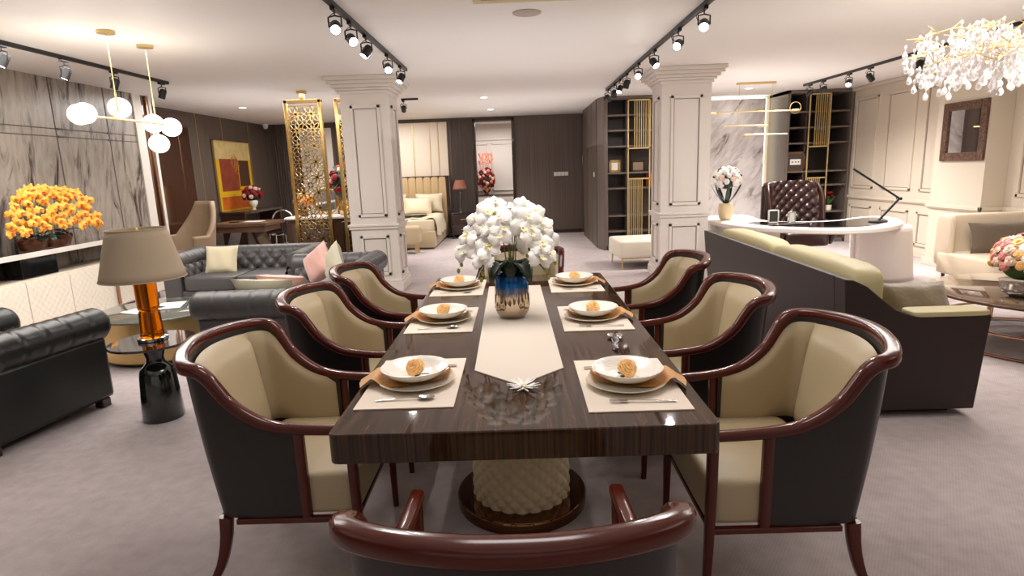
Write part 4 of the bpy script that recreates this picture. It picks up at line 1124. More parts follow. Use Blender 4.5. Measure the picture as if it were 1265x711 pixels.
# ================================================================ GOLD SCREENS AND COUNTER
def gold_screen(label, x0, x1, y, rz, ztop=2.58):
    t = thing('room_divider', label, 'screen', ((x0 + x1) / 2, y, 0), rz, 'gold lattice screens')
    hw_ = (x1 - x0) / 2; fr = 0.045
    mb = MB()
    mb.bb((-hw_, -0.03, 0.03), (-hw_ + fr, 0.03, ztop)).bb((hw_ - fr, -0.03, 0.03), (hw_, 0.03, ztop)).bb((-hw_, -0.03, ztop - fr), (hw_, 0.03, ztop)).bb((-hw_, -0.03, 0.03), (hw_, 0.03, 0.03 + fr))
    mb.build('frame', 'gold_polish', t, bevel=0.004)
    mb = MB(); iw = 2 * (hw_ - fr); n = max(1, round(iw / 0.19)); c = iw / n
    rows = int((ztop - 0.1) / c)
    def bar(p, q, w=0.012):
        a = math.atan2(q[1] - p[1], q[0] - p[0]); L = math.hypot(q[0] - p[0], q[1] - p[1]); k = w / 2
        dx, dz = -math.sin(a) * k, math.cos(a) * k
        mb.prism([(p[0] + dx, p[1] + dz), (p[0] - dx, p[1] - dz), (q[0] - dx, q[1] - dz), (q[0] + dx, q[1] + dz)], -0.006, 0.006, 'y')
    for i in range(n):
        for j in range(rows):
            X0 = -iw / 2 + i * c; Z0 = 0.075 + j * c; cx_, cz_ = X0 + c / 2, Z0 + c / 2
            # eight petals drawn as pairs of arcs from the centre
            for k in range(8):
                a = k * PI / 4; L = c * 0.5 if k % 2 == 0 else c * 0.62
                for sg in (-1, 1):
                    pts = [(cx_ + math.cos(a) * L * q - math.sin(a) * sg * 0.028 * math.sin(PI * q), cz_ + math.sin(a) * L * q + math.cos(a) * sg * 0.028 * math.sin(PI * q)) for q in (0, .25, .5, .75, 1)]
                    for q in range(4): bar(pts[q], pts[q + 1], 0.009)
            for k in range(8):
                a0, a1 = k * PI / 4, (k + 1) * PI / 4
                bar((X0 + c * 0.16 * math.cos(a0), Z0 + c * 0.16 * math.sin(a0)), (X0 + c * 0.16 * math.cos(a1), Z0 + c * 0.16 * math.sin(a1)), 0.012)
    ztp = 0.075 + rows * c
    if ztop - fr - ztp > 0.03: bar((-iw / 2, ztp), (iw / 2, ztp))
    mb.build('lattice', 'gold_polish', t, smooth=0)
    MB().bb((-0.03, -0.03, ztop), (0.03, 0.03, 2.66)).bb((-0.06, -0.04, 2.66), (0.06, 0.04, 2.70)).build('ceiling_bracket', 'gold_polish', t, bevel=0.003)
    MB().bb((-hw_, -0.05, 0), (hw_, 0.05, 0.03)).build('floor_plate', 'gold_polish', t)
    return t
gold_screen('gold openwork screen standing free left of the white column', -3.25, -2.72, 8.8, 0.0)
gold_screen('gold openwork screen partly hidden by the white column', -2.545, -2.0, 8.85, 0.10)
co = thing('bar_counter', 'dark brown counter with a thin white stone top behind the gold screens', 'counter', (-2.95, 9.75, 0))
pl = [(-0.75, -0.12), (-0.72, -0.24), (-0.6, -0.28), (0.9, -0.28), (0.9, 0.28), (-0.6, 0.28), (-0.72, 0.22), (-0.75, 0.1)]
MB().prism(pl, 0.0, 0.855).build('body', 'brown_gloss', co, smooth=30)
MB().prism([(a * 1.03, b * 1.08) for a, b in pl], 0.855, 0.885).build('counter_top', 'white_paint', co, smooth=30, bevel=0.004)
GV = [(0.07, 0), (0.09, 0.01), (0.105, 0.08), (0.10, 0.16), (0.07, 0.22), (0.06, 0.25), (0.09, 0.29), (0.075, 0.28), (0.05, 0.24)]
bouquet('flower_arrangement', 'tall arrangement of red and pink blooms in a polished gold vase on the counter', (-2.78, 9.75, 0.885), 0.23, ['petal_red', 'petal_coral', 'petal_blush', 'petal_red'], 17, 'leaf_dark', 0.06, 9, (GV, 0.22, 'gold_polish'), squash=1.5)
bouquet('flower_arrangement', 'orange blooms in a dark pot on the counter, seen through the left gold screen', (-3.45, 9.75, 0.885), 0.15, ['petal_coral', 'petal_yellow', 'petal_peach'], 20, 'leaf_mid', 0.045, 13, ([(0.05, 0), (0.07, 0.03), (0.06, 0.12)], 0.12, 'pot_brown'))
ob = thing('round_mirror', 'round gold-rimmed mirror standing on the counter behind the left screen', 'mirror', (-3.10, 9.82, 0.885))
MB().tube([(0.21 * math.cos(a * PI / 20), 0, 0.23 + 0.21 * math.sin(a * PI / 20)) for a in range(40)], 0.014, 8, closed=True).build('frame', 'gold_polish', ob)
mb = MB().lathe([(0.205, 0), (0.205, 0.01)], (0, 0, 0), 40); mb.v = [(a, c - 0.005, b + 0.23) for a, b, c in mb.v]; mb.build('glass', 'mirror', ob)

# ================================================================ BEDROOM CORNER
bd = thing('bed', 'double bed with channelled tan headboard and pale satin bedding beyond the white column', 'bed', (-2.50, 12.98, 0))
MB().bb((-0.83, -1.05, 0.03), (0.83, 1.0, 0.36)).build('bed_base', 'fabric_beige', bd, bevel=0.02)
MB().bb((-0.80, -1.02, 0), (0.80, 0.98, 0.03)).build('plinth', 'dark_wood', bd)
MB().cushion((0, -0.02, 0.46), (1.64, 2.0, 0.26), 0.12, 14, 12).build('mattress', 'satin_bed', bd, smooth=60)
for k in range(10):
    x0 = -0.87 + k * 0.174
    MB().cushion((x0 + 0.087, 1.06, 0.72), (0.176, 0.10, 1.36), 0.22, 8, 10).build('headboard_channel', 'headboard_tan', bd, smooth=60)
MB().bb((-0.93, 1.02, 0.0), (-0.875, 1.16, 1.42)).bb((0.875, 1.02, 0.0), (0.93, 1.16, 1.42)).bb((-0.93, 1.10, 0.0), (0.93, 1.16, 1.42)).build('headboard_frame', 'dark_wood', bd, bevel=0.004)
mb = MB()
def fn(u, v):
    x = -0.1 + 1.05 * u; y = -0.9 + 1.3 * v
    over = max(0.0, x - 0.80)
    drop = min(0.35, over * 3.0)
    z = 0.61 - drop + 0.012 * math.sin(x * 17 + y * 6) + 0.01 * math.sin(y * 14 - x * 5)
    if over > 0: x = 0.80 + min(over, 0.06) + 0.03 * math.sin(y * 16) * (drop / 0.35) + 0.03
    return (x, y + 0.07 * math.sin(u * 7), z)
mb.grid(fn, 40, 30); o = mb.build('throw', 'satin_bed', bd, smooth=80); md = o.modifiers.new('thick', 'SOLIDIFY'); md.thickness = 0.012
G = 'pillows on the bed'
pillow('cream satin pillow at the front of the stack on the bed', (-2.25, 13.62, 0.77), (0.66, 0.42), 0.16, (0, -1, 0.5), 0.0, 'satin_bed', 'bed_pillow', 'pillow', G)
pillow('cream satin pillow standing against the headboard on the right half of the bed', (-2.02, 13.84, 0.83), (0.62, 0.42), 0.14, (0, -1, 0.22), 0.0, 'satin_bed', 'bed_pillow', 'pillow', G)
pillow('cream satin pillow standing against the headboard on the left half of the bed', (-2.85, 13.84, 0.83), (0.62, 0.42), 0.14, (0, -1, 0.22), 0.0, 'satin_bed', 'bed_pillow', 'pillow', G)
tr_ = thing('serving_tray', 'dark oval tray lying on the satin bedding', 'tray', (-2.2, 12.55, 0.645))
MB().lathe([(0.02, 0.0), (0.30, 0.0), (0.33, 0.02), (0.335, 0.022), (0.30, 0.006), (0.02, 0.005)], (0, 0, 0), 32).build('tray', 'black_gloss', tr_, smooth=60)
bn = thing('bed_bench', 'beige upholstered bench end at the foot of the bed', 'bench', (-2.35, 11.45, 0))
MB().cushion((0, 0, 0.35), (0.95, 0.42, 0.34), 0.2).build('seat', 'fabric_beige', bn, smooth=60)
for s in (-1, 1): MB().bb((s * 0.40 - 0.02, -0.15, 0), (s * 0.40 + 0.02, 0.15, 0.2)).build('leg', 'brass', bn)
dc = thing('console_cabinet', 'tall narrow dark cabinet side with a brass foot behind the left column', 'cabinet', (-2.28, 9.20, 0))
MB().bb((-0.35, -0.25, 0.12), (0.33, 0.25, 0.84)).build('body', 'dark_wood', dc, bevel=0.006)
for sx in (-0.3, 0.3):
    for sy in (-0.2, 0.2): MB().bb((sx - 0.015, sy - 0.03, 0), (sx + 0.015, sy + 0.03, 0.12)).build('leg', 'brass', dc)
ns = thing('nightstand', 'dark two-drawer nightstand right of the bed', 'nightstand', (-1.24, 13.86, 0))
MB().bb((-0.28, -0.22, 0.08), (0.28, 0.25, 0.58)).build('body', 'black_gloss', ns, bevel=0.005)
for z in (0.2, 0.43):
    d = MB().bb((-0.26, -0.235, z - 0.1), (0.26, -0.22, z + 0.11)).build('drawer', 'dark_wood', ns, bevel=0.003)
    MB().bb((-0.06, -0.25, z), (0.06, -0.235, z + 0.012)).build('drawer_handle', 'brass', d)
for sx in (-0.25, 0.25):
    for sy in (-0.19, 0.22): MB().cyl((sx, sy, 0), (sx, sy, 0.08), 0.015).build('leg', 'black_gloss', ns)
nl = thing('bedside_lamp', 'bedside lamp with a terracotta shade and a crystal stem on the nightstand', 'lamp', (-1.30, 13.86, 0.58))
MB().lathe([(0.06, 0), (0.062, 0.01), (0.03, 0.025)], (0, 0, 0), 20).build('base', 'chrome', nl)
MB().lathe([(0.012, 0.02), (0.02, 0.1), (0.012, 0.14), (0.022, 0.22), (0.012, 0.28), (0.018, 0.36), (0.03, 0.42), (0.01, 0.46), (0.008, 0.55)], (0, 0, 0), 12).build('stem', 'clear_glass', nl)
shade('lamp_shade', 0.165, 0.10, 0.53, 0.73, 'brown_shade', nl)
# rear room cabinet and wreath-like bouquet
rc_ = thing('white_cabinet', 'white cabinet with dark top edge in the room beyond the doorway', 'cabinet', (-0.62, 16.15, 0))
MB().bb((-0.62, -0.22, 0), (0.62, 0.28, 0.84)).build('body', 'white_paint', rc_, bevel=0.004)
MB().bb((-0.63, -0.24, 0.84), (0.63, 0.29, 0.865)).build('top', 'dark_wood', rc_)
for x in (-0.31, 0.31):
    for z in (0.22, 0.62): MB().bb((x - 0.29, -0.235, z - 0.17), (x + 0.29, -0.22, z + 0.17)).build('drawer', 'white_paint', rc_, bevel=0.004)
SV = [(0.08, 0), (0.09, 0.01), (0.05, 0.04), (0.11, 0.12), (0.13, 0.20), (0.09, 0.28), (0.12, 0.33), (0.08, 0.30)]
bouquet('flower_arrangement', 'oval wreath of plum and pink flowers in a silver urn beyond the doorway', (-0.80, 16.08, 0.865), 0.24, ['petal_plum', 'petal_pink', 'petal_plum', 'petal_blush', 'petal_coral', 'petal_red'], 72, 'leaf_mid', 0.045, 31, (SV, 0.16, 'rose_gold'), squash=1.35, low=-0.7)
sp_ = MB()
random.seed(8)
for k in range(5):
    x = -0.95 + 0.075 * k
    sp_.tube([(x, 16.1, 1.5), (x + 0.02, 16.1, 1.95)], 0.006, 5)
    for j in range(8): sp_.ball((x + random.uniform(-.025, .045), 16.1 + random.uniform(-.03, .03), 1.68 + j * 0.035), 0.022, (1, 1, 1.2), 7, 5)
tag(sp_.build('flower_spikes', 'petal_coral'), 'coral flower spikes rising from the top of the plum wreath beyond the doorway', 'flowers')
# switches on the back wall
base = None
for i, p in enumerate(('first and leftmost of four white switch plates on the dark back wall', 'second from the left of four white switch plates on the dark back wall', 'third from the left of four white switch plates on the dark back wall', 'rightmost of four white switch plates on the dark back wall')):
    if base is None:
        base = thing('light_switch', p, 'switch', (0.905, 14.195, 1.365), 0, 'switch plates on the back wall')
        MB().bb((-0.040, -0.012, -0.045), (0.040, 0.0, 0.045)).build('plate', 'plate_white', base, bevel=0.003)
        MB().bb((-0.02, -0.017, -0.03), (0.02, -0.012, 0.03)).build('rocker', 'plate_white', base, bevel=0.002)
    else: dup(base, p, (0.905 + 0.084 * i, 14.195, 1.365))
b2 = dup(base, 'single white switch plate on the side post of the left bookcase', (1.475, 11.6, 1.36), -PI / 2); 
if 'group' in b2.keys(): del b2['group']
cm = thing('security_camera', 'small white dome camera in the rear left ceiling corner', 'camera', (-5.60, 13.9, 2.70))
MB().lathe([(0.06, -0.05), (0.065, 0.0)], (0, 0, 0), 20).build('mount', 'plate_white', cm); MB().ball((0, 0, -0.06), 0.055).build('dome', 'plate_white', cm)

# ================================================================ BOOKCASES
def bookcase(label, x0, x1, yf, yb, shelves, lat, post, low_bars, chamfer=True):
    t = thing('bookcase', label, 'bookcase', (x0, yf, 0), 0)
    W = x1 - x0; D = yb - yf
    mb = MB()
    mb.bb((-post, 0.0, 0), (0.03, D, 2.70)).bb((W - 0.04, 0, 0), (W, D, 2.70)).bb((-post, 0, 2.64), (W, D, 2.70)).bb((0, 0.0, 0), (W, D, 0.08))
    mb.build('carcass', 'bookcase_wood', t, bevel=0.004)
    if chamfer: MB().prism([(-post, 0.0), (-post - 0.07, 0.30), (-post - 0.07, D), (-post, D)], 0, 2.70).build('chamfered_post', 'bookcase_wood', t, smooth=0)
    MB().bb((0.03, D - 0.02, 0.08), (W - 0.04, D, 2.64)).build('back_panel', 'bookcase_inside', t, smooth=0)
    for z in shelves: MB().bb((0.03, 0.02, z - 0.03), (W - 0.04, D - 0.02, z)).build('shelf', 'bookcase_wood', t, bevel=0.002)
    MB().bb((lat[0] - 0.03, 0.06, 0.08), (lat[0], D - 0.02, 2.64)).build('divider', 'bookcase_inside', t)
    a, b = lat; r = 0.011
    fr = MB()
    for x in (a, b): fr.bb((x - r, -0.03, 0.1), (x + r, -0.008, 2.63))
    for z in (2.62, low_bars[0], low_bars[1], 0.11): fr.bb((a - r, -0.03, z - r), (b + r, -0.008, z + r))
    L = fr.build('brass_frame', 'brass', t, bevel=0.002)
    n = 7
    for k in range(n):
        x = a + (b - a) * (0.30 + 0.62 * k / (n - 1)); MB().bb((x - 0.006, -0.028, low_bars[0]), (x + 0.006, -0.012, 2.62)).build('brass_bar', 'brass', L, smooth=0)
    for k in range(n):
        x = a + (b - a) * (0.08 + 0.58 * k / (n - 1)); MB().bb((x - 0.006, -0.028, 0.11), (x + 0.006, -0.012, low_bars[1])).build('brass_bar', 'brass', L, smooth=0)
    return t
bookcase('dark bookcase with brass lattice left of the right-hand column', 1.60, 2.95, 10.93, 11.32, [2.39, 2.13, 1.855, 1.39, 1.12, 0.63, 0.35], (0.385, 0.765), 0.04, (1.80, 1.27))
bookcase('dark bookcase with brass lattice behind the leather desk chair', 4.84, 5.98, 11.05, 11.85, [2.34, 2.07, 1.80, 1.30, 1.05, 0.57, 0.30], (0.36, 0.72), 0.02, (1.72, 1.17), False)
def frame_item(name, label, cat, loc, rz, w, h, fm, im, fw=0.03, group=None):
    t = thing(name, label, cat, loc, rz, group)
    mb = MB()
    for a, b in (((-w / 2, -0.012, 0), (-w / 2 + fw, 0.012, h)), ((w / 2 - fw, -0.012, 0), (w / 2, 0.012, h)), ((-w / 2, -0.012, 0), (w / 2, 0.012, fw)), ((-w / 2, -0.012, h - fw), (w / 2, 0.012, h))): mb.bb(a, b)
    mb.build('frame', fm, t, bevel=0.004)
    MB().bb((-w / 2 + fw * 0.8, 0.0, fw * 0.8), (w / 2 - fw * 0.8, 0.008, h - fw * 0.8)).build('picture', im, t, smooth=0)
    return t
f1 = frame_item('photo_frame', 'ornate gold photo frame with white picture on the left bookcase', 'picture frame', (1.76, 10.99, 1.39), -0.15, 0.20, 0.22, 'gold_polish', 'paper_white', 0.045)
frame_item('decorative_box', 'dark shadow-box frame behind the brass bars of the left bookcase', 'picture frame', (2.20, 11.10, 1.39), 0.0, 0.24, 0.20, 'dark_wood', 'tan_leather', 0.03)
tag(MB().box((2.42, 11.08, 0.63 + 0.49 + 0.125), (0.09, 0.16, 0.25), 0.3).build('book', 'book_orange', bevel=0.004), 'upright orange and yellow book beside the column on the left bookcase', 'book')
f2 = frame_item('shadow_box', 'wide shadow-box picture with three small flowers on the right bookcase', 'picture frame', (5.035, 11.12, 1.30), 0.0, 0.34, 0.34, 'desk_wood', 'bookcase_inside', 0.04)
pc = MB().bb((-0.10, -0.014, 0.11), (0.09, -0.004, 0.21)); pc.build('card', 'paper_white', f2, smooth=0)
for x in (-0.06, -0.003, 0.05): MB().ball((x, -0.016, 0.16), 0.012).build('pressed_flower', 'dark_print', f2)
rp = thing('potted_plant', 'small red flowering plant in a white pot on the right bookcase', 'plant', (5.70, 11.16, 0.57))
MB().lathe([(0.05, 0), (0.06, 0.10), (0.05, 0.10)], (0, 0, 0), 16).build('pot', 'ceramic_plain', rp)
lm = MB(); random.seed(2)
for k in range(16): petal(lm, Matrix.Translation((0, 0, 0.1)), 0.14, 0.03, 0.06, 0.10, k * 0.7, 3, 4)
lm.build('foliage', 'leaf_mid', rp)
for k in range(6): rose(MB(), (0.06 * math.cos(k), 0.05 * math.sin(k * 2), 0.26 + 0.03 * (k % 3)), 0.032).build('bloom', 'petal_red', rp)
dup(rp, 'second small red flowering plant in a white pot, lower on the right bookcase', (5.62, 11.20, 0.30)).scale = (0.62, 0.62, 0.62)

# ================================================================ OFFICE DESK, CHAIR, LAMP
dk = thing('executive_desk', 'white curved executive desk with dark glass inlay and a sweeping end panel', 'desk', (3.7, 7.4, 0))
out = [(2.62, 8.75), (2.55, 8.2), (2.62, 7.45), (2.80, 7.02), (3.0, 6.83), (3.3, 6.60), (3.62, 6.50), (3.95, 6.57), (4.25, 6.78), (4.50, 7.07), (4.68, 7.45), (4.72, 7.75), (4.60, 7.9), (4.3, 7.78), (3.95, 7.55), (3.6, 7.5), (3.3, 7.62), (3.2, 8.0), (3.25, 8.75)]
o2 = [tuple(p)[:2] for p in spline([(a - 3.7, b - 7.4, 0) for a, b in out + [out[0]]], 80)[:-1]]
MB().prism(o2, 0.70, 0.755).build('desk_top', 'white_paint', dk, smooth=40, bevel=0.012)
cxm, cym = sum(p[0] for p in o2) / len(o2), sum(p[1] for p in o2) / len(o2)
inl = [(2.86, 7.55), (2.95, 7.2), (3.2, 6.9), (3.55, 6.72), (3.9, 6.76), (4.18, 6.95), (4.4, 7.2), (4.52, 7.5), (4.5, 7.68), (4.25, 7.6), (3.9, 7.38), (3.5, 7.35), (3.1, 7.6)]
i2 = [tuple(p)[:2] for p in spline([(a - 3.7, b - 7.4, 0) for a, b in inl + [inl[0]]], 60)[:-1]]
MB().prism(i2, 0.754, 0.763).build('glass_inlay', 'black_marble', dk, smooth=40)
mb = MB()
def fn(u, v):
    a = math.radians(-150 + 250 * u)
    cx_, cy_ = 0.62 + 0.24 * (1 - v), -0.06 + 0.34 * (1 - v)
    rx, ry = 0.38 + 0.05 * (1 - v), 0.42 + 0.03 * (1 - v)
    return (cx_ + rx * math.cos(a), cy_ + ry * math.sin(a), 0.0 + 0.70 * v)
mb.grid(fn, 40, 12); o = mb.build('end_panel', 'white_paint', dk, smooth=80); md = o.modifiers.new('thick', 'SOLIDIFY'); md.thickness = 0.05
MB().bb((-1.02, 0.15, 0.05), (-0.42, 1.25, 0.70)).build('drawer_cabinet', 'white_paint', dk, bevel=0.01)
for k, z in enumerate((0.58, 0.36, 0.16)):
    d = MB().bb((-0.96, 0.13, z - 0.09), (-0.46, 0.15, z + 0.10)).build('drawer', 'white_paint', dk, bevel=0.006)
    MB().ball((-0.60, 0.12, z), 0.014).build('drawer_knob', 'black_metal', d)
oc = thing('desk_chair', 'dark brown tufted leather executive chair behind the white desk', 'chair', (3.95, 8.62, 0))
mb = MB()
def fn(u, v):
    x = (u - 0.5) * (0.70 - 0.06 * v); z = 0.50 + 0.72 * v
    a = x / 0.14; b = (z) / 0.14
    q = (abs(math.sin(PI * (a + b))) * abs(math.sin(PI * (a - b)))) ** 0.4
    z += -0.05 * (2 * u - 1) ** 4 * v
    return (x, 0.08 + 0.12 * v - 0.05 * q * (1 - abs(2 * u - 1) ** 8) - 0.10 * abs(2 * u - 1) ** 3, z)
mb.grid(fn, 50, 50); o = mb.build('backrest_tufting', 'leather_brown', oc, smooth=80)
mb = MB(); mb.cushion((0, 0.285, 0.84), (0.74, 0.16, 0.74), 0.25); mb.build('backrest', 'leather_brown', oc, smooth=60)
mb = MB()
for i in range(-4, 5):
    for j in range(0, 10):
        if (i + j) % 2 == 0:
            z = 0.53 + j * 0.07; x = i * 0.07
            if abs(x) < 0.30: mb.ball((x, 0.068 + 0.12 * (z - 0.5) / 0.72, z), 0.011, (1, .6, 1), 8, 5)
mb.build('tufting_buttons', 'leather_brown', oc)
for s in (-1, 1):
    mb = MB().sweep(spline([(s * 0.36, 0.16, 1.14), (s * 0.38, 0.06, 1.0), (s * 0.37, 0.0, 0.8), (s * 0.36, -0.04, 0.66)], 12), 0.05, 0.12, 10, 3, up=(0, 1, 0))
    mb.build('wing', 'leather_brown', oc, smooth=60)
    MB().sweep(spline([(s * 0.36, 0.10, 0.62), (s * 0.375, -0.1, 0.63), (s * 0.37, -0.32, 0.60), (s * 0.36, -0.38, 0.50), (s * 0.34, -0.30, 0.38)], 18), 0.09, 0.08, 12, 2.5, up=(1, 0, 0)).build('armrest', 'leather_brown', oc, smooth=60)
MB().cushion((0, -0.12, 0.43), (0.62, 0.60, 0.20), 0.22).build('seat', 'leather_brown', oc, smooth=60)
MB().cyl((0, 0, 0.06), (0, 0, 0.36), 0.03).build('gas_lift', 'black_metal', oc)
for k in range(5):
    a = 2 * PI * k / 5 + 0.3
    l = MB().sweep([(0, 0, 0.10), (0.30 * math.cos(a), 0.30 * math.sin(a), 0.06)], 0.05, 0.03, 8, 3).build('base_arm', 'chrome', oc)
    MB().ball((0.30 * math.cos(a), 0.30 * math.sin(a), 0.03), 0.03).build('caster', 'black_metal', l)
tk = thing('task_lamp', 'black slim jointed desk lamp leaning over the right end of the white desk', 'lamp', (4.16, 7.08, 0.763), 0.0)
MB().lathe([(0.10, 0), (0.10, 0.012), (0.095, 0.015)], (0.06, 0.02, 0), 32).build('base', 'black_metal', tk)
MB().sweep([(0.06, 0.02, 0.01), (0.30, 0.05, 0.26)], 0.026, 0.026, 8, 4, up=(0, 1, 0)).build('lower_arm', 'black_metal', tk, smooth=0)
MB().sweep([(0.315, 0.05, 0.255), (-0.23, 0.10, 0.62)], 0.022, 0.022, 8, 4, up=(0, 1, 0)).build('upper_arm', 'black_metal', tk, smooth=0)
MB().cyl((0.305, 0.02, 0.26), (0.305, 0.09, 0.26), 0.018).build('joint', 'black_metal', tk)
frame_item('photo_frame', 'small square black photo frame on the left of the white desk', 'picture frame', (3.10, 7.35, 0.764), 0.0, 0.13, 0.16, 'plate_white', 'dark_print', 0.015)
frame_item('easel_card', 'small clear easel card beside the black photo frame on the desk', 'picture frame', (3.30, 7.30, 0.764), 0.1, 0.09, 0.14, 'chrome', 'paper_white', 0.012)
tag(MB().box((3.18, 7.12, 0.770), (0.42, 0.10, 0.012), 0.05).build('pen_tray', 'dark_wood', bevel=0.003), 'low dark pen tray in front of the photo frames on the white desk', 'tray')
hyd = bouquet('flower_arrangement', 'white hydrangeas in a stone pot on the left end of the white desk', (2.76, 8.05, 0.755), 0.17, ['petal_white', 'petal_white', 'petal_blush'], 34, 'leaf_dark', 0.05, 17, ([(0.06, 0), (0.085, 0.03), (0.10, 0.12), (0.09, 0.22), (0.075, 0.22)], 0.40, 'quilt_cream'))
lf = MB(); random.seed(4)
for k in range(14): petal(lf, Matrix.Translation((0, 0, 0.2)), 0.20, 0.05, 0.14, 0.12, k * 0.9, 3, 6)
lf.build('strap_leaves', 'leaf_dark', hyd)
# linear brass pendant
lp = thing('linear_pendant', 'brass linear pendant with three horizontal rods and small disc lamps by the marble wall', 'pendant light', (3.75, 9.75, 2.70))
MB().bb((-0.30, -0.03, -0.03), (0.30, 0.03, 0.0)).build('canopy', 'brass', lp, bevel=0.003)
for x, z in ((-0.26, -0.78), (0.25, -0.45)): MB().cyl((x, 0, -0.02), (x, 0, z), 0.003, n=6).build('cable', 'brass', lp)
for x0, x1, z, dx in ((-0.74, 0.63, -0.43, 0), (-0.49, 0.19, -0.64, 0), (-0.15, 0.51, -0.78, 0)):
    MB().tube([(x0, 0, z), (x1, 0, z - 0.01)], 0.010, 8).build('rod', 'brass', lp)
for x, z in ((-0.66, -0.44), (0.62, -0.43), (0.12, -0.65), (-0.10, -0.79)):
    d = MB().lathe([(0.01, -0.03), (0.07, -0.022), (0.088, 0.0), (0.08, 0.0)], (x, 0, z), 24).build('disc_lamp', 'brass', lp)
    MB().lathe([(0.01, 0), (0.05, 0.0), (0.05, 0.004)], (x, 0, z + 0.002), 16).build('diffuser', 'lamp_glass', d)
MB().tube([(0.62 + 0.085 * math.cos(a * PI / 12), 0, -0.40 + 0.085 * math.sin(a * PI / 12)) for a in range(24)], 0.004, 6, closed=True).build('ring', 'brass', lp)
# ottoman
om = thing('ottoman', 'low cream square ottoman on thin brass legs, left of the right column', 'ottoman', (1.86, 9.15, 0), 0.06)
MB().cushion((0, 0, 0.30), (0.85, 0.80, 0.26), 0.16).build('seat', 'fabric_cream', om, smooth=60)
MB().bb((-0.37, -0.35, 0.155), (0.37, 0.35, 0.175)).build('base_frame', 'brass', om)
for sx in (-1, 1):
    for sy in (-1, 1): MB().cyl((sx * 0.36, sy * 0.34, 0.16), (sx * 0.37, sy * 0.35, 0), 0.013, 0.009).build('leg', 'brass', om)
# tufted side chair fabric peeking behind the column is skipped; mirror on pier
mr = thing('wall_mirror', 'rectangular wall mirror in a dark carved frame on the pale pier', 'mirror', (5.72, 7.93, 1.79), 0)
fw = 0.105; y0, y1, z0, z1 = -0.385, 0.385, -0.37, 0.37
for a, b, nm in (((y0, z0), (y0 + fw, z1), 0), ((y1 - fw, z0), (y1, z1), 0), ((y0 + fw, z0), (y1 - fw, z0 + fw), 0), ((y0 + fw, z1 - fw), (y1 - fw, z1), 0)):
    MB().bb((-0.035, a[0], a[1]), (0.0, b[0], b[1])).build('frame_side', 'frame_carved', mr, bevel=0.01)
MB().bb((-0.012, y0 + fw, z0 + fw), (-0.008, y1 - fw, z1 - fw)).build('mirror_glass', 'mirror', mr, smooth=0)

# ================================================================ RIGHT LOUNGE
sf = thing('two_tone_sofa', 'dark brown shelled sofa with cream cushions, its back to the dining table', 'sofa', (1.84, 3.36, 0), -0.015)
prof = [(0.10, 0.05), (0.80, 0.05), (0.84, 0.58), (0.84, 0.615), (0.52, 0.605), (0.40, 0.62), (0.30, 0.66), (0.20, 0.74), (0.13, 0.80), (0.05, 0.84), (0.0, 0.845), (0.03, 0.5)]
for y0_, y1_ in ((0.0, 0.13), (2.62, 2.75)):
    MB().prism(prof, y0_, y1_, 'y').build('end_panel', 'leather_sofa_brown', sf, smooth=50, bevel=0.006)
MB().prism([(0.10, 0.05), (0.20, 0.05), (0.13, 0.80), (0.05, 0.84), (0.0, 0.845), (0.03, 0.5)], 0.13, 2.62, 'y').build('back_shell', 'leather_sofa_brown', sf, smooth=50)
MB().bb((0.12, 0.05, 0.05), (0.80, 2.70, 0.26)).bb((0.20, 0.10, 0.0), (0.72, 2.6, 0.05)).build('base', 'leather_sofa_brown', sf)
for k in range(2):
    MB().cushion((0.22, 0.13 + 0.62 + k * 1.25, 0.66), (0.22, 1.24, 0.46), 0.3).build('back_cushion', 'leather_cream', sf, smooth=60)
    MB().cushion((0.50, 0.13 + 0.62 + k * 1.25, 0.36), (0.60, 1.24, 0.20), 0.2).build('seat_cushion', 'leather_cream', sf, smooth=60)
for y in (0.065, 2.685):
    MB().cushion((0.62, y, 0.628), (0.44, 0.15, 0.035), 0.3).build('arm_pad', 'leather_cream', sf, smooth=60)
pillow('crumpled olive velvet pillow leaning over the near arm of the brown sofa', (2.46, 3.66, 0.60), (0.44, 0.34), 0.13, (0.0, -0.80, 0.60), 0.0, 'velvet_olive')
ls = thing('cream_sofa', 'cream upholstered sofa with a plain high back at the right edge', 'sofa', (5.37, 6.55, 0))
MB().cushion((0, 0.30, 0.56), (1.16, 0.16, 0.58), 0.16).build('backrest', 'fabric_ivory', ls, smooth=60)
for s in (-1, 1): MB().cushion((s * 0.555, 0.26, 0.56), (0.06, 0.24, 0.57), 0.25).build('wing', 'fabric_ivory', ls, smooth=60)
MB().cushion((0, -0.08, 0.31), (1.20, 0.85, 0.25), 0.14).build('seat', 'fabric_ivory', ls, smooth=60)
for sx in (-1, 1):
    for sy in (-0.42, 0.28): MB().cyl((sx * 0.52, sy, 0.2), (sx * 0.52, sy, 0), 0.02, 0.012).build('leg', 'dark_wood', ls)
pillow('long umber velvet lumbar pillow on the cream sofa at the right edge', (5.42, 6.62, 0.60), (0.95, 0.34), 0.14, (0, -1, 0.25), 0.0, 'velvet_umber')
cf = thing('coffee_table', 'round bronze glass coffee table on copper rings at the right edge', 'coffee table', (4.22, 4.72, 0))
MB().lathe([(0.80, 0), (0.82, 0.004), (0.82, 0.022), (0.81, 0.026)], (0, 0, 0.394), 72).build('table_top', 'bronze_glass', cf)
for z, r in ((0.008, 0.74), (0.16, 0.70)):
    MB().sweep([(r * math.cos(a * PI / 32), r * math.sin(a * PI / 32), z + 0.008) for a in range(64)], 0.035, 0.014, 8, 5, closed=True).build('ring', 'rose_gold', cf, smooth=50)
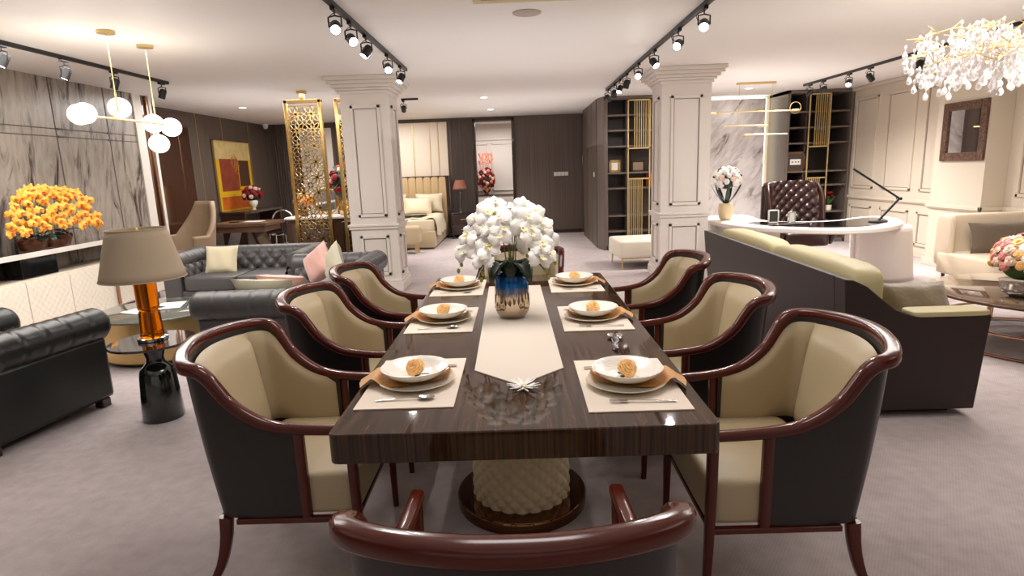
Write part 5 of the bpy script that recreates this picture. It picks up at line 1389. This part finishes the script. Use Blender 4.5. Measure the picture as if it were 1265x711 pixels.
for k in range(6):
    a = 2 * PI * k / 6 + 0.35
    MB().sweep([(0.74 * math.cos(a), 0.74 * math.sin(a), 0.0), (0.70 * math.cos(a), 0.70 * math.sin(a), 0.395)], 0.035, 0.014, 8, 5, up=(-math.sin(a), math.cos(a), 0)).build('leg', 'rose_gold', cf, smooth=50)
BV = [(0.06, 0), (0.07, 0.006), (0.11, 0.03), (0.135, 0.07), (0.13, 0.11), (0.145, 0.13), (0.12, 0.12)]
bouquet('rose_bouquet', 'dome of peach, pink and cream roses in a silver bowl on the bronze glass table', (3.86, 4.58, 0.42), 0.21, ['petal_peach', 'petal_pink', 'petal_blush', 'petal_pink', 'petal_blush', 'petal_peach', 'petal_white'], 64, 'leaf_mid', 0.047, 41, (BV, 0.12, 'chrome'), low=-0.25)

# ---------------------------------------------------------------- crystal chandelier
chd = thing('chandelier', 'gold-branched chandelier dripping with crystal drops, cut off by the right edge', 'chandelier', (3.46, 4.15, 2.70))
MB().lathe([(0.10, -0.03), (0.11, 0.0)], (0, 0, 0), 24).build('canopy', 'gold_satin', chd)
MB().tube([(0, 0, -0.02), (0, 0, -0.62)], 0.008, 8).build('stem', 'gold_satin', chd)
random.seed(77)
tips = []
for k in range(26):
    a = 2 * PI * k / 26 + random.uniform(-.1, .1); R = random.uniform(0.45, 0.86); zt = random.uniform(-0.62, -0.34)
    P = spline([(0, 0, -0.60 + 0.1 * random.random()), (0.3 * R * math.cos(a), 0.3 * R * math.sin(a), -0.50), (0.65 * R * math.cos(a + .1), 0.65 * R * math.sin(a + .1), zt + 0.06), (R * math.cos(a + .18), R * math.sin(a + .18), zt)], 12)
    b = MB().tube(P, 0.005, 5)
    for j in range(4, 12):
        tips.append(P[j])
        for _ in range(3):
            q = P[j] + Vector((random.uniform(-.08, .08), random.uniform(-.08, .08), random.uniform(-.02, .07)))
            b.tube([P[j], q], 0.003, 4); tips.append(q)
    b.build('branch', 'gold_satin', chd)
def drop_mb(mb, c, s=1.0):
    x, y, z = c
    mb.lathe([(0.002, 0), (0.007 * s, -0.008 * s), (0.008 * s, -0.018 * s), (0.003 * s, -0.028 * s), (0.003 * s, -0.04 * s), (0.011 * s, -0.052 * s), (0.0165 * s, -0.066 * s), (0.015 * s, -0.078 * s), (0.008 * s, -0.087 * s), (0.001, -0.089 * s)], (x, y, z), 7)
random.shuffle(tips)
tips.sort(key=lambda p: (p.x + 0.3 * p.y) + random.uniform(0, 0.35))
dm = None
rest = MB()
for i, p in enumerate(tips):
    z = p.z - random.uniform(0, 0.16) if i % 2 else p.z
    if i < 99:
        if dm is None:
            mb = MB(); drop_mb(mb, (0, 0, 0), 1.15); dm = mb.build('crystal_drop', 'crystal', chd, smooth=0); o = dm
        else:
            o = dm.copy(); COL.objects.link(o); o.parent = chd
        o.location = (p.x, p.y, z)
    else: drop_mb(rest, (p.x, p.y, z), 1.15)
o = rest.build('crystal_drops', 'crystal', chd, smooth=0); o['kind'] = 'stuff'
for k in range(12):
    a = 2 * PI * k / 12 + 0.2; r = 0.34 if k % 2 else 0.66
    MB().ball((r * math.cos(a), r * math.sin(a), -0.60 + 0.1 * (k % 3 == 0)), 0.020, (1, 1, 1.3), 10, 8).build('bulb', 'bulb', chd)
point((3.46, 4.15, 2.02), 28, 0.25, (1, 0.90, 0.82))

# ---------------------------------------------------------------- track lights
def rail(label, x, y0, y1):
    t = thing('light_track', label, 'track', (x, y0, 2.70))
    MB().bb((-0.018, 0, -0.032), (0.018, y1 - y0, 0)).build('rail', 'black_metal', t, smooth=0)
    MB().bb((-0.02, y1 - y0 - 0.01, -0.035), (0.02, y1 - y0 + 0.005, 0)).build('end_cap', 'black_metal', t, smooth=0)
    return t
proto = thing('spotlight', '', 'spotlight', (0, 0, 0))
MB().bb((-0.017, -0.05, -0.022), (0.017, 0.05, 0.0)).build('adapter', 'black_metal', proto, bevel=0.003)
MB().tube([(0, 0.0, -0.02), (0, 0.0, -0.05), (-0.045, 0, -0.06), (-0.045, 0, -0.125)], 0.006, 6).tube([(0, 0, -0.05), (0.045, 0, -0.06), (0.045, 0, -0.125)], 0.006, 6).build('yoke', 'black_metal', proto)
hd = MB().lathe([(0.018, 0.055), (0.034, 0.045), (0.038, 0.03), (0.038, -0.055), (0.034, -0.058)], (0, 0, 0), 20, capb=True, capt=False).build('housing', 'black_metal', proto, smooth=40)
le = MB().lathe([(0.001, -0.050), (0.034, -0.050)], (0, 0, 0), 20, capb=False, capt=False).build('lens', 'spot_lens', hd)
MB().tube([(0.0, 0.0, -0.03), (-0.03, 0.03, -0.035), (-0.055, 0.02, -0.06), (-0.05, 0.0, -0.09), (-0.02, 0.0, -0.095)], 0.003, 5).build('cord', 'black_metal', proto)
LABELS = {}
used = [False]
def head(x, y, tilt_dir, label, group, power=23):
    """tilt_dir: target point"""
    o = proto if not used[0] else copy_tree(proto)
    used[0] = True
    o.location = (x, y, 2.668); o['label'] = label; o['group'] = group
    c = Vector((0, 0, -0.125)); d = (Vector(tilt_dir) - Vector((x, y, 2.54))).normalized()
    R_ = d.to_track_quat('-Z', 'Y').to_matrix().to_4x4()
    for ch_ in o.children:
        if ch_.name.startswith('housing'): ch_.matrix_local = Matrix.Translation(c) @ R_
    if power: spot(Vector((x, y, 2.543)) + d * 0.065, tilt_dir, power, 75, 0.9, 0.03)
ORD = ['nearest', 'second nearest', 'third nearest', 'fourth nearest', 'fifth nearest', 'sixth nearest', 'seventh nearest', 'farthest']
rail('black light track over the left side of the dining table, ending at the left column', -1.235, -0.6, 7.25)
ys = [4.48, 4.90, 5.38, 6.24, 6.92]
tg = [(-0.5, 1.6, 0.7), (0.45, 2.0, 0.7), (-2.5, 4.2, 0.5), (-0.5, 3.2, 0.7), (-1.9, 5.6, 0.6)]
for i, y in enumerate(ys): head(-1.235, y, tg[i], 'black spotlight, %s of five on the track that ends at the left column' % ('farthest' if i == 4 else ORD[i]), 'spotlights on the left table track')
rail('black light track over the right side of the dining table, passing the right column', 1.455, -0.6, 9.85)
ys = [4.86, 5.60, 6.54, 7.36, 8.12, 8.64, 9.12, 9.70]
tg = [(0.5, 1.8, 0.7), (-0.4, 2.3, 0.7), (2.2, 4.6, 0.6), (0.4, 3.5, 0.7), (0.9, 8.2, 0.0), (0.3, 6.8, 0.0), (1.7, 10.9, 1.3), (2.4, 10.9, 1.6)]
for i, y in enumerate(ys): head(1.455, y, tg[i], 'black spotlight, %s of eight on the track beside the right column' % ORD[i], 'spotlights on the right table track', 23 if i < 4 else 26)
rail('black light track over the right lounge, running to the right bookcase', 4.72, 0.5, 10.25)
ys = [6.66, 7.38, 8.38, 8.90, 9.62, 10.05]
for i, y in enumerate(ys): head(4.72, y, ((4.6, 7.5, 0.4), (4.4, 7.4, 0.7), (5.9, y + 0.4, 1.4), (3.3, 7.0, 0.8), (3.6, 11.7, 1.3), (4.0, 11.7, 1.8))[i], 'black spotlight, %s of six on the track leading to the right bookcase' % ('farthest' if i == 5 else ORD[i]), 'spotlights on the desk track', (42, 60, 6, 34, 12, 10)[i])
rail('black light track in front of the grey marble wall', -4.17, -0.6, 7.55)
ys = [5.16, 5.86, 6.56, 7.42]
for i, y in enumerate(ys): head(-4.17, y, (-4.8, y - 0.8 + 0.2 * i, 0.5), 'black spotlight, %s of four on the track before the marble wall' % ('farthest' if i == 3 else ORD[i]), 'spotlights on the marble wall track', 30)
t = thing('light_track', 'short black light track just right of the left column, over the bed area', 'track', (-1.83, 10.15, 2.70))
MB().bb((0, -0.018, -0.03), (0.27, 0.018, 0)).build('rail', 'black_metal', t, smooth=0)
head(-1.80, 10.15, (-2.4, 12.8, 0.5), 'single black spotlight on the short track over the bed area', 'spotlights over the bed area', 16)
del proto
# recessed downlights, speaker, vent
dlp = None
for i, (x, y) in enumerate(((-0.50, 10.4), (-0.48, 12.5), (-4.62, 10.58), (3.93, 10.54), (-0.95, 10.2))[:4]):
    lb = ('recessed round ceiling light in line with the doorway, the nearer of the pair', 'recessed round ceiling light in line with the doorway, the farther of the pair', 'recessed round ceiling light near the yellow painting', 'recessed round ceiling light by the white marble wall')[i]
    if dlp is None:
        dlp = thing('downlight', lb, 'ceiling light', (x, y, 2.70), 0, 'recessed ceiling lights')
        MB().lathe([(0.055, -0.004), (0.075, -0.006), (0.078, 0.0)], (0, 0, 0), 24, capb=False, capt=False).build('trim_ring', 'plate_white', dlp)
        MB().lathe([(0.001, -0.003), (0.056, -0.003)], (0, 0, 0), 24, capb=False, capt=False).build('lens', 'downlight_lens', dlp)
    else: dup(dlp, lb, (x, y, 2.70))
    spot((x, y, 2.68), (x, y, 0), 150 if x > -1 and x < 0 else 40, 120, 1.0, 0.05)
sp = thing('ceiling_speaker', 'round grey speaker grille in the ceiling above the dining table', 'speaker', (0.12, 4.95, 2.70))
MB().lathe([(0.105, -0.008), (0.11, -0.006), (0.112, 0)], (0, 0, 0), 32).build('grille', 'grille', sp)
vt = thing('air_vent', 'cream rectangular air conditioning vent at the top edge of the photo', 'vent', (0.15, 4.35, 2.70))
MB().bb((-0.42, -0.3, -0.012), (0.42, 0.26, 0)).build('frame', 'vent_cream', vt, bevel=0.004)
for k in range(6): MB().bb((-0.36, -0.24 + k * 0.08, -0.018), (0.36, -0.20 + k * 0.08, -0.011)).build('slat', 'vent_cream', vt)
